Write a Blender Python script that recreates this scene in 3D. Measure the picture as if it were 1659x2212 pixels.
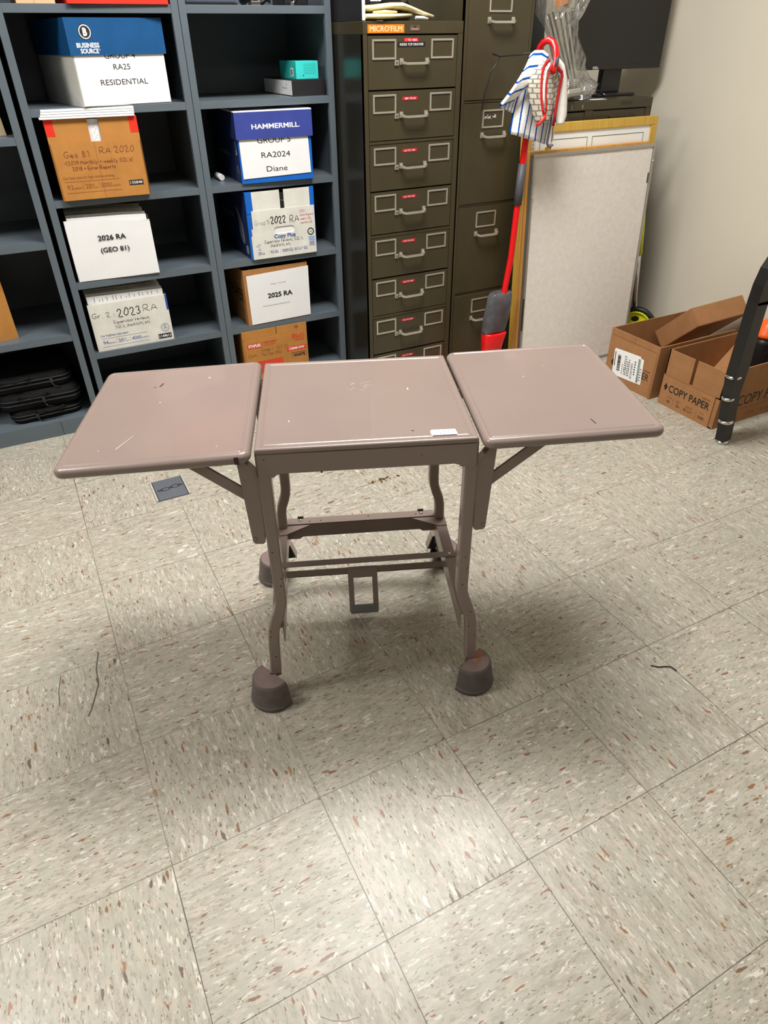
import bpy, bmesh, math, random
from mathutils import Vector, Matrix
random.seed(7)
for o in list(bpy.data.objects): bpy.data.objects.remove(o)
SC = bpy.context.scene
COL = SC.collection
PI = math.pi
T = 0.3048                                     # one floor tile

# ------------------------------------------------------------------ camera
cam_d = bpy.data.cameras.new('camera'); cam = bpy.data.objects.new('camera', cam_d); COL.objects.link(cam)
p_, r_, y_ = -0.614583891, -0.0122953325, -0.46835477
R0 = Matrix(((1, 0, 0), (0, 0, -1), (0, 1, 0)))
RC = Matrix.Rotation(y_, 3, 'Z') @ R0 @ Matrix.Rotation(p_, 3, 'X') @ Matrix.Rotation(r_, 3, 'Z')
cam.matrix_world = Matrix.Translation((0.0704348565, -0.77510886, 1.28662504)) @ RC.to_4x4()
cam_d.sensor_fit = 'VERTICAL'; cam_d.sensor_height = 36; cam_d.lens = 1447.88619 * 36 / 2212
cam_d.clip_start = 0.02
SC.camera = cam

# ------------------------------------------------------------------ light and exposure
SC.view_settings.view_transform = 'Standard'; SC.view_settings.look = 'None'
SC.view_settings.gamma = 1; SC.view_settings.use_curve_mapping = False
SC.view_settings.exposure = 0.0
W = bpy.data.worlds.new('room_world'); SC.world = W; W.use_nodes = True
W.node_tree.nodes['Background'].inputs[0].default_value = (0.9, 0.95, 1, 1)
W.node_tree.nodes['Background'].inputs[1].default_value = 0.02
CEIL = 2.62
TROFFERS = [(1.02, 0.86, 76), (-1.42, 0.86, 54), (1.02, -1.58, 2), (-1.42, -1.58, 2)]
for (lx, ly, pw) in TROFFERS:
    ld = bpy.data.lights.new('troffer_light', 'AREA'); ld.shape = 'RECTANGLE'; ld.size = 1.16; ld.size_y = 0.56
    ld.energy = pw; ld.color = (1.0, 0.98, 0.942)
    lo = bpy.data.objects.new('troffer_light', ld); COL.objects.link(lo); lo.location = (lx, ly, CEIL - 0.012)

# ------------------------------------------------------------------ helpers: objects
def thing(name, label, cat, loc=(0, 0, 0), rz=0.0, group=None, kind=None):
    o = bpy.data.objects.new(name, None); COL.objects.link(o); o.empty_display_size = 0.05
    o.location = loc; o.rotation_euler = (0, 0, rz)
    o['label'] = label; o['category'] = cat
    if group: o['group'] = group
    if kind: o['kind'] = kind
    return o
def tag(o, label, cat, group=None, kind=None):
    o['label'] = label; o['category'] = cat
    if group: o['group'] = group
    if kind: o['kind'] = kind
    return o

# ------------------------------------------------------------------ helpers: materials
def lin(c):
    return tuple((v / 12.92 if v <= 0.04045 else ((v + 0.055) / 1.055) ** 2.4) for v in [q / 255 for q in c]) + (1,)
class NT:
    def __init__(s, name):
        s.m = bpy.data.materials.new(name); s.m.use_nodes = True; s.t = s.m.node_tree
        s.b = s.t.nodes['Principled BSDF']; s.out = s.t.nodes['Material Output']
    def n(s, typ, **kw):
        nd = s.t.nodes.new(typ)
        for k, v in kw.items():
            if k.startswith('i_'): nd.inputs[int(k[2:])].default_value = v
            else: setattr(nd, k, v)
        return nd
    def l(s, a, b): s.t.links.new(a, b)
    def math(s, op, a, b=None, c=None):
        nd = s.n('ShaderNodeMath', operation=op)
        for i, v in enumerate((a, b, c)):
            if v is None: continue
            if isinstance(v, (int, float)): nd.inputs[i].default_value = v
            else: s.l(v, nd.inputs[i])
        return nd.outputs[0]
    def mix(s, f, a, b, typ='MIX'):
        nd = s.n('ShaderNodeMix', data_type='RGBA', blend_type=typ)
        for i, v in ((0, f), (6, a), (7, b)):
            if isinstance(v, (int, float, tuple)): nd.inputs[i].default_value = v
            else: s.l(v, nd.inputs[i])
        return nd.outputs[2]
    def ramp(s, f, stops, interp='LINEAR'):
        nd = s.n('ShaderNodeValToRGB'); cr = nd.color_ramp; cr.interpolation = interp
        while len(cr.elements) < len(stops): cr.elements.new(0.5)
        for e, (p, c) in zip(cr.elements, stops): e.position = p; e.color = c if len(c) == 4 else c + (1,)
        s.l(f, nd.inputs[0]); return nd.outputs[0]
    def noise(s, vec, scale, detail=3, rough=0.5):
        nd = s.n('ShaderNodeTexNoise'); nd.inputs['Scale'].default_value = scale
        nd.inputs['Detail'].default_value = detail; nd.inputs['Roughness'].default_value = rough
        if vec is not None: s.l(vec, nd.inputs['Vector'])
        return nd
def coord(k, which='Object'): return k.n('ShaderNodeTexCoord').outputs[which]
MATS = {}
def M(name, c=None, rough=0.5, metal=0.0, spec=0.5, var=0.06, vs=9.0, bump=0.0, bs=200.0, coat=0.0, sheen=0.0):
    if name in MATS: return MATS[name]
    k = NT(name); k.b.inputs['Roughness'].default_value = rough; k.b.inputs['Metallic'].default_value = metal
    k.b.inputs['Specular IOR Level'].default_value = spec; k.b.inputs['Coat Weight'].default_value = coat
    k.b.inputs['Sheen Weight'].default_value = sheen
    base = lin(c); vec = coord(k)
    nz = k.noise(vec, vs, 4)
    lo = tuple(v * (1 - var) for v in base[:3]) + (1,); hi = tuple(min(1, v * (1 + var)) for v in base[:3]) + (1,)
    k.l(k.ramp(nz.outputs[0], [(0.3, lo), (0.7, hi)]), k.b.inputs['Base Color'])
    if bump:
        nb = k.noise(vec, bs, 3); bn = k.n('ShaderNodeBump'); bn.inputs['Strength'].default_value = bump
        bn.inputs['Distance'].default_value = 0.002
        k.l(nb.outputs[0], bn.inputs['Height']); k.l(bn.outputs[0], k.b.inputs['Normal'])
    MATS[name] = k.m; return k.m
def kraft(name, c, rough=0.75, lines='X', var=0.10, f=260.0):
    """corrugated board: faint flute lines and fibres"""
    if name in MATS: return MATS[name]
    k = NT(name); k.b.inputs['Roughness'].default_value = rough; k.b.inputs['Specular IOR Level'].default_value = 0.25
    vec = coord(k); base = lin(c)
    nz = k.noise(vec, 14, 5, 0.6); wv = k.n('ShaderNodeTexWave', bands_direction=lines); k.l(vec, wv.inputs['Vector'])
    wv.inputs['Scale'].default_value = f / 6.283; wv.inputs['Distortion'].default_value = 0.6
    lo = tuple(v * (1 - var) for v in base[:3]) + (1,); hi = tuple(min(1, v * (1 + var)) for v in base[:3]) + (1,)
    cc = k.ramp(nz.outputs[0], [(0.3, lo), (0.7, hi)])
    cc = k.mix(0.10, cc, wv.outputs[0], 'MULTIPLY')
    k.l(cc, k.b.inputs['Base Color'])
    bn = k.n('ShaderNodeBump'); bn.inputs['Strength'].default_value = 0.12; bn.inputs['Distance'].default_value = 0.001
    k.l(wv.outputs[0], bn.inputs['Height']); k.l(bn.outputs[0], k.b.inputs['Normal'])
    MATS[name] = k.m; return k.m

# ------------------------------------------------------------------ helpers: mesh building
class MB:
    def __init__(s): s.bm = bmesh.new(); s.mats = []
    def mi(s, m):
        if m not in s.mats: s.mats.append(m)
        return s.mats.index(m)
    def _take(s, b2, m, X=None, smooth=False):
        i = s.mi(m); mp = {}
        for v in b2.verts: mp[v] = s.bm.verts.new((X @ v.co) if X is not None else v.co)
        for f in b2.faces:
            try: nf = s.bm.faces.new([mp[v] for v in f.verts])
            except ValueError: continue
            nf.material_index = i; nf.smooth = smooth or f.smooth
        b2.free(); return s
    def box(s, x0, x1, y0, y1, z0, z1, m, bev=0.0, X=None, seg=2):
        b = bmesh.new(); bmesh.ops.create_cube(b, size=1)
        for v in b.verts: v.co = Vector(((x0 + x1) / 2 + v.co.x * (x1 - x0), (y0 + y1) / 2 + v.co.y * (y1 - y0), (z0 + z1) / 2 + v.co.z * (z1 - z0)))
        if bev: bmesh.ops.bevel(b, geom=list(b.edges), offset=bev, segments=seg, affect='EDGES', profile=0.6)
        return s._take(b, m, X)
    def poly(s, pts, m, smooth=False):
        f = s.bm.faces.new([s.bm.verts.new(p) for p in pts]); f.material_index = s.mi(m); f.smooth = smooth; return s
    def quad(s, o, u, v, w, h, m):
        o, u, v = Vector(o), Vector(u), Vector(v)
        return s.poly([o, o + u * w, o + u * w + v * h, o + v * h], m)
    def prism(s, pts, d, m, bev=0.0, X=None):
        """extrude planar polygon pts along vector d"""
        b = bmesh.new(); d = Vector(d)
        a = [b.verts.new(p) for p in pts]; c = [b.verts.new(Vector(p) + d) for p in pts]; n = len(a)
        b.faces.new(a[::-1]); b.faces.new(c)
        for i in range(n): b.faces.new([a[i], a[(i + 1) % n], c[(i + 1) % n], c[i]])
        bmesh.ops.recalc_face_normals(b, faces=list(b.faces))
        if bev: bmesh.ops.bevel(b, geom=list(b.edges), offset=bev, segments=2, affect='EDGES')
        return s._take(b, m, X)
    def rings(s, rings, m, caps=(True, True), smooth=True, closed=True, X=None):
        b = bmesh.new(); R = [[b.verts.new(p) for p in r] for r in rings]; n = len(R[0])
        for a, c in zip(R, R[1:]):
            for i in range(n if closed else n - 1):
                f = b.faces.new([a[i], a[(i + 1) % n], c[(i + 1) % n], c[i]]); f.smooth = smooth
        if closed:
            if caps[0]: b.faces.new(R[0][::-1])
            if caps[1]: b.faces.new(R[-1])
        bmesh.ops.recalc_face_normals(b, faces=list(b.faces))
        return s._take(b, m, X)
    def sweep(s, path, sec, m, up=(0, 0, 1), smooth=True, closed_path=False, scale=None):
        """section (list of (a,b)) along path; a along side, b along normal"""
        P = [Vector(p) for p in path]; n = len(P); rr = []; up = Vector(up); prev = None
        for i in range(n):
            t = (P[min(i + 1, n - 1)] - P[max(i - 1, 0)]).normalized()
            u = up if prev is None else prev
            side = t.cross(u)
            if side.length < 1e-4: side = t.cross(Vector((1, 0.1, 0)))
            side.normalize(); nn = side.cross(t).normalized()
            if prev is not None: prev = nn
            k = scale[i] if scale else 1
            rr.append([P[i] + side * a * k + nn * b_ * k for a, b_ in sec])
        return s.rings(rr, m, smooth=smooth)
    def tube(s, path, r, m, seg=10, scale=None, up=(0, 0, 1)):
        return s.sweep(path, [(r * math.cos(2 * PI * i / seg), r * math.sin(2 * PI * i / seg)) for i in range(seg)], m, up=up, scale=scale)
    def bar(s, path, w, h, m, up=(0, 0, 1)):
        return s.sweep(path, [(-w / 2, -h / 2), (w / 2, -h / 2), (w / 2, h / 2), (-w / 2, h / 2)], m, up=up, smooth=False)
    def lathe(s, prof, m, X=None, seg=24, a0=0.0, a1=2 * PI, smooth=True):
        full = abs(a1 - a0 - 2 * PI) < 1e-6; n = seg if full else seg + 1
        rr = [[(r * math.cos(a0 + (a1 - a0) * i / seg), r * math.sin(a0 + (a1 - a0) * i / seg), z) for i in range(n)] for r, z in prof]
        return s.rings(rr, m, caps=(full, full), closed=full, smooth=smooth, X=X)
    def disc(s, c, u, v, r, m, r2=0.0, seg=20, a0=0, a1=2 * PI):
        c, u, v = Vector(c), Vector(u), Vector(v)
        P = lambda a, q: c + u * (q * math.cos(a)) + v * (q * math.sin(a))
        A = [a0 + (a1 - a0) * i / seg for i in range(seg + 1)]
        if r2 <= 0: return s.poly([P(a, r) for a in A[:-1]], m)
        for a, b_ in zip(A, A[1:]): s.poly([P(a, r2), P(b_, r2), P(b_, r), P(a, r)], m)
        return s
    def text(s, st, o, u, v, h, m, w=None, bold=0.0, slant=0.0, align='L'):
        """flat printed lettering; h = cap height, w = fitted width"""
        if not st.strip(): return s
        cu = bpy.data.curves.new('lettering', 'FONT'); cu.body = st; cu.size = 1; cu.resolution_u = 3
        cu.offset = bold; cu.shear = slant; cu.fill_mode = 'FRONT'
        ob = bpy.data.objects.new('lettering', cu); me = bpy.data.meshes.new_from_object(ob)
        if not me or not me.vertices: return s
        x0 = min(q.co.x for q in me.vertices); x1 = max(q.co.x for q in me.vertices)
        kv = h / 0.70; ku = (w / (x1 - x0)) if w else kv
        o, u, v = Vector(o), Vector(u), Vector(v); sh = {'L': 0, 'C': -0.5, 'R': -1}[align] * (x1 - x0) * ku
        vs = [s.bm.verts.new(o + u * ((q.co.x - x0) * ku + sh) + v * (q.co.y * kv)) for q in me.vertices]
        i = s.mi(m)
        for p in me.polygons:
            try: f = s.bm.faces.new([vs[j] for j in p.vertices]); f.material_index = i
            except ValueError: pass
        bpy.data.objects.remove(ob); bpy.data.meshes.remove(me); bpy.data.curves.remove(cu)
        return s
    def hand(s, st, o, u, v, h, m, w=None, t=0.0012, jit=0.25):
        """handwriting drawn as pen strokes; h = cap height"""
        k = h / 7.0; x = 0.0; strokes = []; rnd = random.Random(st)
        for ch in st:
            if ch == ' ': x += 3.2; continue
            g = GL.get(ch) or GL.get(ch.lower())
            if not g: x += 3; continue
            mx = 0; dy = rnd.uniform(-jit, jit)
            for part in g.split('|'):
                pts = [(int(q[0]), int(q[1])) for q in part.split()]
                mx = max(mx, max(q[0] for q in pts))
                strokes.append([(x + a + rnd.uniform(-.15, .15), b - 2 + dy) for a, b in pts])
            x += mx + 1.6
        ku = (w / x) if w else k
        o, u, v = Vector(o), Vector(u), Vector(v); i = s.mi(m)
        for st_ in strokes:
            P = [(a * ku, b * k) for a, b in st_]
            if len(P) > 2:                        # smooth once
                Q = [P[0]]
                for a, b in zip(P, P[1:]): Q += [(a[0] * .75 + b[0] * .25, a[1] * .75 + b[1] * .25), (a[0] * .25 + b[0] * .75, a[1] * .25 + b[1] * .75)]
                P = Q + [P[-1]]
            L = []; Rr = []
            for j, (a, b) in enumerate(P):
                q0 = P[max(j - 1, 0)]; q1 = P[min(j + 1, len(P) - 1)]; dx, dy = q1[0] - q0[0], q1[1] - q0[1]
                d = math.hypot(dx, dy) or 1; nx, ny = -dy / d * t / 2, dx / d * t / 2
                L.append(s.bm.verts.new(o + u * (a + nx) + v * (b + ny))); Rr.append(s.bm.verts.new(o + u * (a - nx) + v * (b - ny)))
            for j in range(len(P) - 1):
                try: f = s.bm.faces.new([L[j], Rr[j], Rr[j + 1], L[j + 1]]); f.material_index = i
                except ValueError: pass
        return s
    def build(s, name, parent=None, loc=None, rot=None, uv=None):
        me = bpy.data.meshes.new(name); s.bm.normal_update(); s.bm.to_mesh(me); s.bm.free()
        for m in s.mats: me.materials.append(m)
        o = bpy.data.objects.new(name, me); COL.objects.link(o)
        if parent: o.parent = parent
        if loc: o.location = loc
        if rot: o.rotation_euler = rot
        return o
GL = {'G': '68 49 18 05 13 32 53 65 35', 'R': '02 09 49 57 45 05 62', 'A': '02 39 62|14 54', 'S': '58 39 18 16 45 44 22 03',
 'Q': '39 17 04 22 43 65 58 39|43 61', 'L': '19 12 52', 'E': '59 09 02 52|05 45', 'C': '58 39 16 04 22 53', 'M': '02 19 34 59 62',
 'T': '09 69|39 32', 'Y': '09 35 69|35 32', 'O': '39 17 04 22 43 65 58 39', 'e': '04 44 35 16 04 13 22 43', 'o': '26 04 13 32 44 35 26',
 'n': '06 02|04 16 35 42', 'm': '06 02|04 16 24 22|24 46 64 62', 't': '28 23 32 42|06 46', 'h': '09 02|04 26 35 42', 'l': '19 13 22',
 'y': '06 23|46 23 00', 'w': '06 12 25 42 56', 'k': '09 02|36 04 42', 'r': '06 02|04 26 36', 'p': '06 00|05 26 44 32 03',
 's': '36 16 05 34 33 12 02', 'u': '06 03 12 33|36 32', 'v': '06 22 46', 'i': '06 02|07 08', 'c': '36 16 03 12 32',
 'a': '35 16 03 12 34|36 32 42', 'x': '06 42|46 02', 'd': '46 26 04 13 32 44|49 42', '0': '39 16 04 22 43 55 58 39', '1': '17 39 32',
 '2': '07 29 48 46 02 52', '3': '08 39 47 25 45 43 22 03', '8': '39 17 36 54 32 13 36 57 39', '9': '57 39 17 25 56|58 42',
 '-': '05 35', '(': '29 06 04 21', ')': '09 26 24 01', '+': '05 45|27 23', "'": '09 07', '.': '02 12', ':': '05 15|02 12', ',': '12 00'}

def rrect(x0, x1, y0, y1, r, z, n=5):
    P = []
    for cx, cy, a in ((x1 - r, y1 - r, 0), (x0 + r, y1 - r, PI / 2), (x0 + r, y0 + r, PI), (x1 - r, y0 + r, 1.5 * PI)):
        for i in range(n + 1): P.append((cx + r * math.cos(a + PI / 2 * i / n), cy + r * math.sin(a + PI / 2 * i / n), z))
    return P
UX, UZ = (1, 0, 0), (0, 0, 1)

# ------------------------------------------------------------------ materials
def floor_mat():
    k = NT('vinyl_tile'); vec = coord(k)
    sep = k.n('ShaderNodeSeparateXYZ'); k.l(vec, sep.inputs[0])
    gx = k.math('DIVIDE', sep.outputs[0], T); gy = k.math('DIVIDE', sep.outputs[1], T)
    cx = k.math('FLOOR', gx); cy = k.math('FLOOR', gy)
    par = k.math('MODULO', k.math('ADD', k.math('ADD', cx, cy), 200.0), 2.0)
    inv = k.math('SUBTRACT', 1.0, par)
    X, Y = sep.outputs[0], sep.outputs[1]
    al = k.math('ADD', k.math('MULTIPLY', Y, inv), k.math('MULTIPLY', X, par))       # along the grain
    ac = k.math('ADD', k.math('MULTIPLY', X, inv), k.math('MULTIPLY', Y, par))       # across the grain
    cv = k.n('ShaderNodeCombineXYZ'); k.l(cx, cv.inputs[0]); k.l(cy, cv.inputs[1])
    wn = k.n('ShaderNodeTexWhiteNoise', noise_dimensions='2D'); k.l(cv.outputs[0], wn.inputs['Vector'])
    off = k.math('MULTIPLY', wn.outputs[0], 37.0)
    def gv(sa, sc):
        c = k.n('ShaderNodeCombineXYZ'); k.l(k.math('MULTIPLY', al, sa), c.inputs[0]); k.l(k.math('MULTIPLY', ac, sc), c.inputs[1])
        k.l(off, c.inputs[2]); return c.outputs[0]
    warp = k.noise(gv(60, 110), 1.0, 2)
    def warped(v, a):
        nd = k.n('ShaderNodeVectorMath', operation='MULTIPLY_ADD'); k.l(warp.outputs['Color'], nd.inputs[0])
        nd.inputs[1].default_value = (a, a, 0); k.l(v, nd.inputs[2]); return nd.outputs[0]
    n1 = k.noise(gv(22, 75), 1.0, 5, 0.62)
    base = k.ramp(n1.outputs[0], [(0.28, lin((152, 147, 136))), (0.44, lin((174, 170, 160))), (0.56, lin((186, 182, 173))), (0.72, lin((206, 202, 195)))])
    n2 = k.noise(gv(9, 20), 1.0, 3)
    base = k.mix(k.ramp(n2.outputs[0], [(0.42, (0, 0, 0)), (0.62, (0.6, 0.6, 0.6))]), base, lin((176, 178, 167)))
    def chips(sa, sc, thr, dist, colr, wr, seed):
        nonlocal base
        v = k.n('ShaderNodeTexVoronoi', voronoi_dimensions='3D', feature='F1'); k.l(warped(gv(sa, sc), wr), v.inputs['Vector'])
        v.inputs['Scale'].default_value = 1.0
        sp = k.n('ShaderNodeSeparateColor'); k.l(v.outputs['Color'], sp.inputs[0])
        on = k.math('GREATER_THAN', sp.outputs[seed % 3], thr)
        rad = k.math('MULTIPLY', sp.outputs[(seed + 1) % 3], dist)
        ins = k.math('LESS_THAN', v.outputs['Distance'], k.math('ADD', rad, dist * 0.35))
        f = k.math('MULTIPLY', on, ins)
        if isinstance(colr, list): cc = k.ramp(sp.outputs[(seed + 2) % 3], colr)
        else: cc = colr
        base = k.mix(k.math('MULTIPLY', f, 0.9), base, cc)
    def streak(sa, sc, thr, soft, colr, seed, amt=1.0, det=3):
        nonlocal base
        c = k.n('ShaderNodeCombineXYZ'); k.l(k.math('MULTIPLY', al, sa), c.inputs[0]); k.l(k.math('MULTIPLY', ac, sc), c.inputs[1])
        k.l(k.math('ADD', off, seed * 13.7), c.inputs[2])
        nz = k.noise(c.outputs[0], 1.0, det, 0.55)
        f = k.ramp(nz.outputs[0], [(thr - soft, (0, 0, 0)), (thr + soft, (amt, amt, amt))])
        base = k.mix(f, base, colr)
    streak(40, 130, 0.58, 0.05, lin((198, 187, 175)), 1, 0.7)
    streak(55, 190, 0.60, 0.03, lin((158, 153, 136)), 2, 0.8)
    streak(46, 150, 0.635, 0.02, lin((214, 212, 206)), 3, 0.9)
    streak(26, 80, 0.675, 0.012, lin((222, 220, 214)), 4, 0.9, 2)
    streak(75, 230, 0.665, 0.015, lin((112, 98, 78)), 5, 0.85)
    tw = k.math('MULTIPLY_ADD', wn.outputs[0], 0.03, 0.0)
    chips(36, 130, 0.950, 0.34, [(0.2, lin((128, 84, 52))), (0.6, lin((160, 112, 74))), (0.9, lin((98, 78, 62)))], 1.1, 1)
    streak(30, 92, 0.700, 0.012, lin((140, 96, 64)), 6, 0.95, 2)
    streak(50, 150, 0.690, 0.012, lin((116, 84, 58)), 8, 0.85, 2)
    streak(60, 170, 0.715, 0.012, lin((72, 60, 48)), 7, 0.9, 2)
    dk = k.noise(vec, 1.7, 3); base = k.mix(0.22, base, k.ramp(dk.outputs[0], [(0.3, (0.72, 0.72, 0.72)), (0.6, (1, 1, 1))]), 'MULTIPLY')
    def edge(g):
        fr = k.math('FRACT', g); return k.math('MINIMUM', fr, k.math('SUBTRACT', 1.0, fr))
    d = k.math('MULTIPLY', k.math('MINIMUM', edge(gx), edge(gy)), T)
    ln = k.noise(vec, 5.0, 3)
    wd = k.math('MULTIPLY', ln.outputs[0], 0.0016)
    lm = k.math('LESS_THAN', d, wd)
    ld_ = k.ramp(k.noise(vec, 1.1, 2).outputs[0], [(0.36, (0.35,) * 3), (0.60, (0.9,) * 3)])
    base = k.mix(k.math('MULTIPLY', lm, ld_), base, lin((52, 46, 38)))
    base = k.mix(1.0, base, (0.86, 0.835, 0.79, 1), 'MULTIPLY')
    k.l(base, k.b.inputs['Base Color'])
    rn = k.noise(vec, 6, 4); k.l(k.ramp(rn.outputs[0], [(0.3, (0.30,) * 3), (0.7, (0.44,) * 3)]), k.b.inputs['Roughness'])
    k.b.inputs['Specular IOR Level'].default_value = 0.5
    bn = k.n('ShaderNodeBump'); bn.inputs['Strength'].default_value = 0.25; bn.inputs['Distance'].default_value = 0.001
    k.l(k.math('ADD', k.noise(vec, 28, 3).outputs[0], k.math('MULTIPLY', lm, -1.0)), bn.inputs['Height']); k.l(bn.outputs[0], k.b.inputs['Normal'])
    return k.m
def stripe_mat():
    k = NT('terry_stripe'); uv = coord(k, 'UV'); sp = k.n('ShaderNodeSeparateXYZ'); k.l(uv, sp.inputs[0])
    nz = k.noise(uv, 30, 3); a = k.math('ADD', k.math('MULTIPLY', sp.outputs[0], 1.0), k.math('MULTIPLY', nz.outputs[0], 0.10))
    fr = k.math('FRACT', a); on = k.math('LESS_THAN', fr, 0.20)
    c = k.mix(on, lin((244, 242, 240)), lin((22, 84, 176))); k.l(c, k.b.inputs['Base Color']); k.b.inputs['Roughness'].default_value = 0.95
    k.b.inputs['Specular IOR Level'].default_value = 0.0
    bn = k.n('ShaderNodeBump'); bn.inputs['Strength'].default_value = 0.4; bn.inputs['Distance'].default_value = 0.004
    k.l(k.noise(coord(k), 260, 2).outputs[0], bn.inputs['Height']); k.l(bn.outputs[0], k.b.inputs['Normal']); return k.m
def weave_mat():
    k = NT('woven_pad'); uv = coord(k, 'UV'); br = k.n('ShaderNodeTexBrick'); k.l(uv, br.inputs['Vector'])
    br.inputs['Color1'].default_value = lin((216, 210, 198)); br.inputs['Color2'].default_value = lin((202, 196, 182)); br.inputs['Mortar'].default_value = lin((146, 138, 124))
    br.inputs['Scale'].default_value = 1; br.inputs['Mortar Size'].default_value = 0.06; br.inputs['Brick Width'].default_value = 0.6; br.inputs['Row Height'].default_value = 0.5
    br.inputs['Mortar Smooth'].default_value = 0.6
    k.l(br.outputs[0], k.b.inputs['Base Color']); k.b.inputs['Roughness'].default_value = 0.95; k.b.inputs['Specular IOR Level'].default_value = 0.1
    bn = k.n('ShaderNodeBump', invert=True); bn.inputs['Strength'].default_value = 0.8; bn.inputs['Distance'].default_value = 0.006
    k.l(br.outputs[1], bn.inputs['Height']); k.l(bn.outputs[0], k.b.inputs['Normal']); return k.m
def wood_mat(name, c1, c2, axis=2):
    k = NT(name); v = coord(k); mp = k.n('ShaderNodeMapping'); sc = [60, 60, 60]; sc[axis] = 5; mp.inputs['Scale'].default_value = sc
    k.l(v, mp.inputs[0]); nz = k.noise(mp.outputs[0], 1.0, 5, 0.6)
    k.l(k.ramp(nz.outputs[0], [(0.3, lin(c1)), (0.7, lin(c2))]), k.b.inputs['Base Color']); k.b.inputs['Roughness'].default_value = 0.42; return k.m
def bag_mat():
    k = NT('clear_plastic'); t = k.n('ShaderNodeBsdfTransparent'); t.inputs[0].default_value = (0.93, 0.95, 0.98, 1)
    g = k.n('ShaderNodeBsdfGlossy'); g.inputs['Roughness'].default_value = 0.09; d = k.n('ShaderNodeBsdfTranslucent'); d.inputs[0].default_value = (0.8, 0.82, 0.85, 1)
    bn = k.n('ShaderNodeBump'); bn.inputs['Strength'].default_value = 1.0; bn.inputs['Distance'].default_value = 0.02
    v = coord(k); mp = k.n('ShaderNodeMapping'); mp.inputs['Scale'].default_value = (40, 40, 9); k.l(v, mp.inputs[0])
    k.l(k.noise(mp.outputs[0], 1.0, 4).outputs[0], bn.inputs['Height']); k.l(bn.outputs[0], g.inputs['Normal'])
    m1 = k.n('ShaderNodeMixShader'); m1.inputs[0].default_value = 0.10; k.l(t.outputs[0], m1.inputs[1]); k.l(d.outputs[0], m1.inputs[2])
    lw = k.n('ShaderNodeLayerWeight'); lw.inputs[0].default_value = 0.35; k.l(bn.outputs[0], lw.inputs['Normal'])
    m2 = k.n('ShaderNodeMixShader'); k.l(k.math('MULTIPLY_ADD', lw.outputs[1], 0.6, 0.16), m2.inputs[0])
    k.l(m1.outputs[0], m2.inputs[1]); k.l(g.outputs[0], m2.inputs[2]); k.l(m2.outputs[0], k.out.inputs[0]); return k.m
def bottle_mat():
    k = NT('smoky_bottle'); k.b.inputs['Base Color'].default_value = lin((120, 120, 126)); k.b.inputs['Roughness'].default_value = 0.12
    k.b.inputs['Transmission Weight'].default_value = 0.55; k.b.inputs['IOR'].default_value = 1.3
    k.l(k.ramp(k.noise(coord(k), 30, 3).outputs[0], [(0.3, lin((100, 100, 106))), (0.7, lin((132, 132, 138)))]), k.b.inputs['Base Color']); return k.m

FLOOR = floor_mat()
WALL = M('wall_paint', (210, 203, 187), 0.85, var=0.02, vs=3, bump=0.05, bs=90)
CEILM = M('ceiling_tile', (225, 224, 218), 0.9, var=0.03, bump=0.3, bs=120)
SHELF = M('shelf_grey', (88, 98, 106), 0.42, var=0.05, vs=5, bump=0.06, bs=500)
OLIVE = M('olive_enamel', (62, 55, 37), 0.36, var=0.08, vs=6, bump=0.05, bs=300)
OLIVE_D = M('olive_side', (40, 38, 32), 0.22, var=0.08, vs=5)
MAUVE = M('mauve_enamel', (134, 118, 111), 0.33, var=0.035, vs=5, bump=0.05, bs=260, coat=0.15)
GAPM = M('dark_gap', (14, 13, 11), 0.8)
SATIN = M('satin_metal', (205, 200, 188), 0.32, 0.75, var=0.05, vs=40)
CHROME = M('chrome', (215, 214, 210), 0.16, 1.0, var=0.04)
PAPER = M('white_paper', (226, 226, 227), 0.8, var=0.02, vs=12, bump=0.25, bs=18, spec=0.2)
PAPER2 = M('paper_edges', (222, 220, 214), 0.85, var=0.08, vs=60, spec=0.2)
KRAFT = kraft('kraft_board', (168, 118, 70))
KRAFT2 = kraft('kraft_board_orange', (180, 124, 62))
KRAFT3 = kraft('kraft_board_pale', (164, 118, 78), lines='Y')
WBOARD = kraft('white_board', (216, 214, 206), f=300)
INK = M('black_ink', (18, 18, 20), 0.6, var=0)
PEN = M('pen_black', (40, 40, 44), 0.7, var=0)
PENR = M('pen_red', (176, 60, 50), 0.7, var=0)
PENB = M('marker_maroon', (120, 52, 36), 0.7, var=0)
INKB = M('print_blue', (42, 84, 150), 0.6, var=0)
INKBR = M('print_brown', (140, 82, 42), 0.6, var=0)
INKRED = M('print_red', (206, 62, 36), 0.55, var=0)
INKG = M('print_grey', (120, 120, 126), 0.6, var=0)
WHITE = M('white_print', (240, 240, 240), 0.5, var=0)
BLUE = kraft('copy_blue', (22, 98, 190), 0.5)
BLUED = kraft('source_blue', (24, 78, 128), 0.45)
PURPLE = kraft('indigo_lid', (58, 70, 146), 0.5, f=420)
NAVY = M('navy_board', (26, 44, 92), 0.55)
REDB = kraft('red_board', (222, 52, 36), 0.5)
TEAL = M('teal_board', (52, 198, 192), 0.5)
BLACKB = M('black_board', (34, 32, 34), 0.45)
BLACK = M('black_plastic', (22, 22, 24), 0.4)
BLACKF = M('black_nylon', (15, 15, 17), 0.85, var=0.25, vs=30, bump=0.6, bs=300, spec=0.25)
RED = M('red_plastic', (222, 16, 22), 0.3, var=0.03)
REDT = M('red_trim', (206, 22, 30), 0.8, var=0.06, bump=0.4, bs=300)
ORANGE = M('orange_plastic', (240, 96, 22), 0.4, var=0.03)
DGREY = M('grey_rubber', (70, 70, 76), 0.55)
LIME = M('lime_plastic', (216, 226, 20), 0.4, var=0.03)
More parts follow.
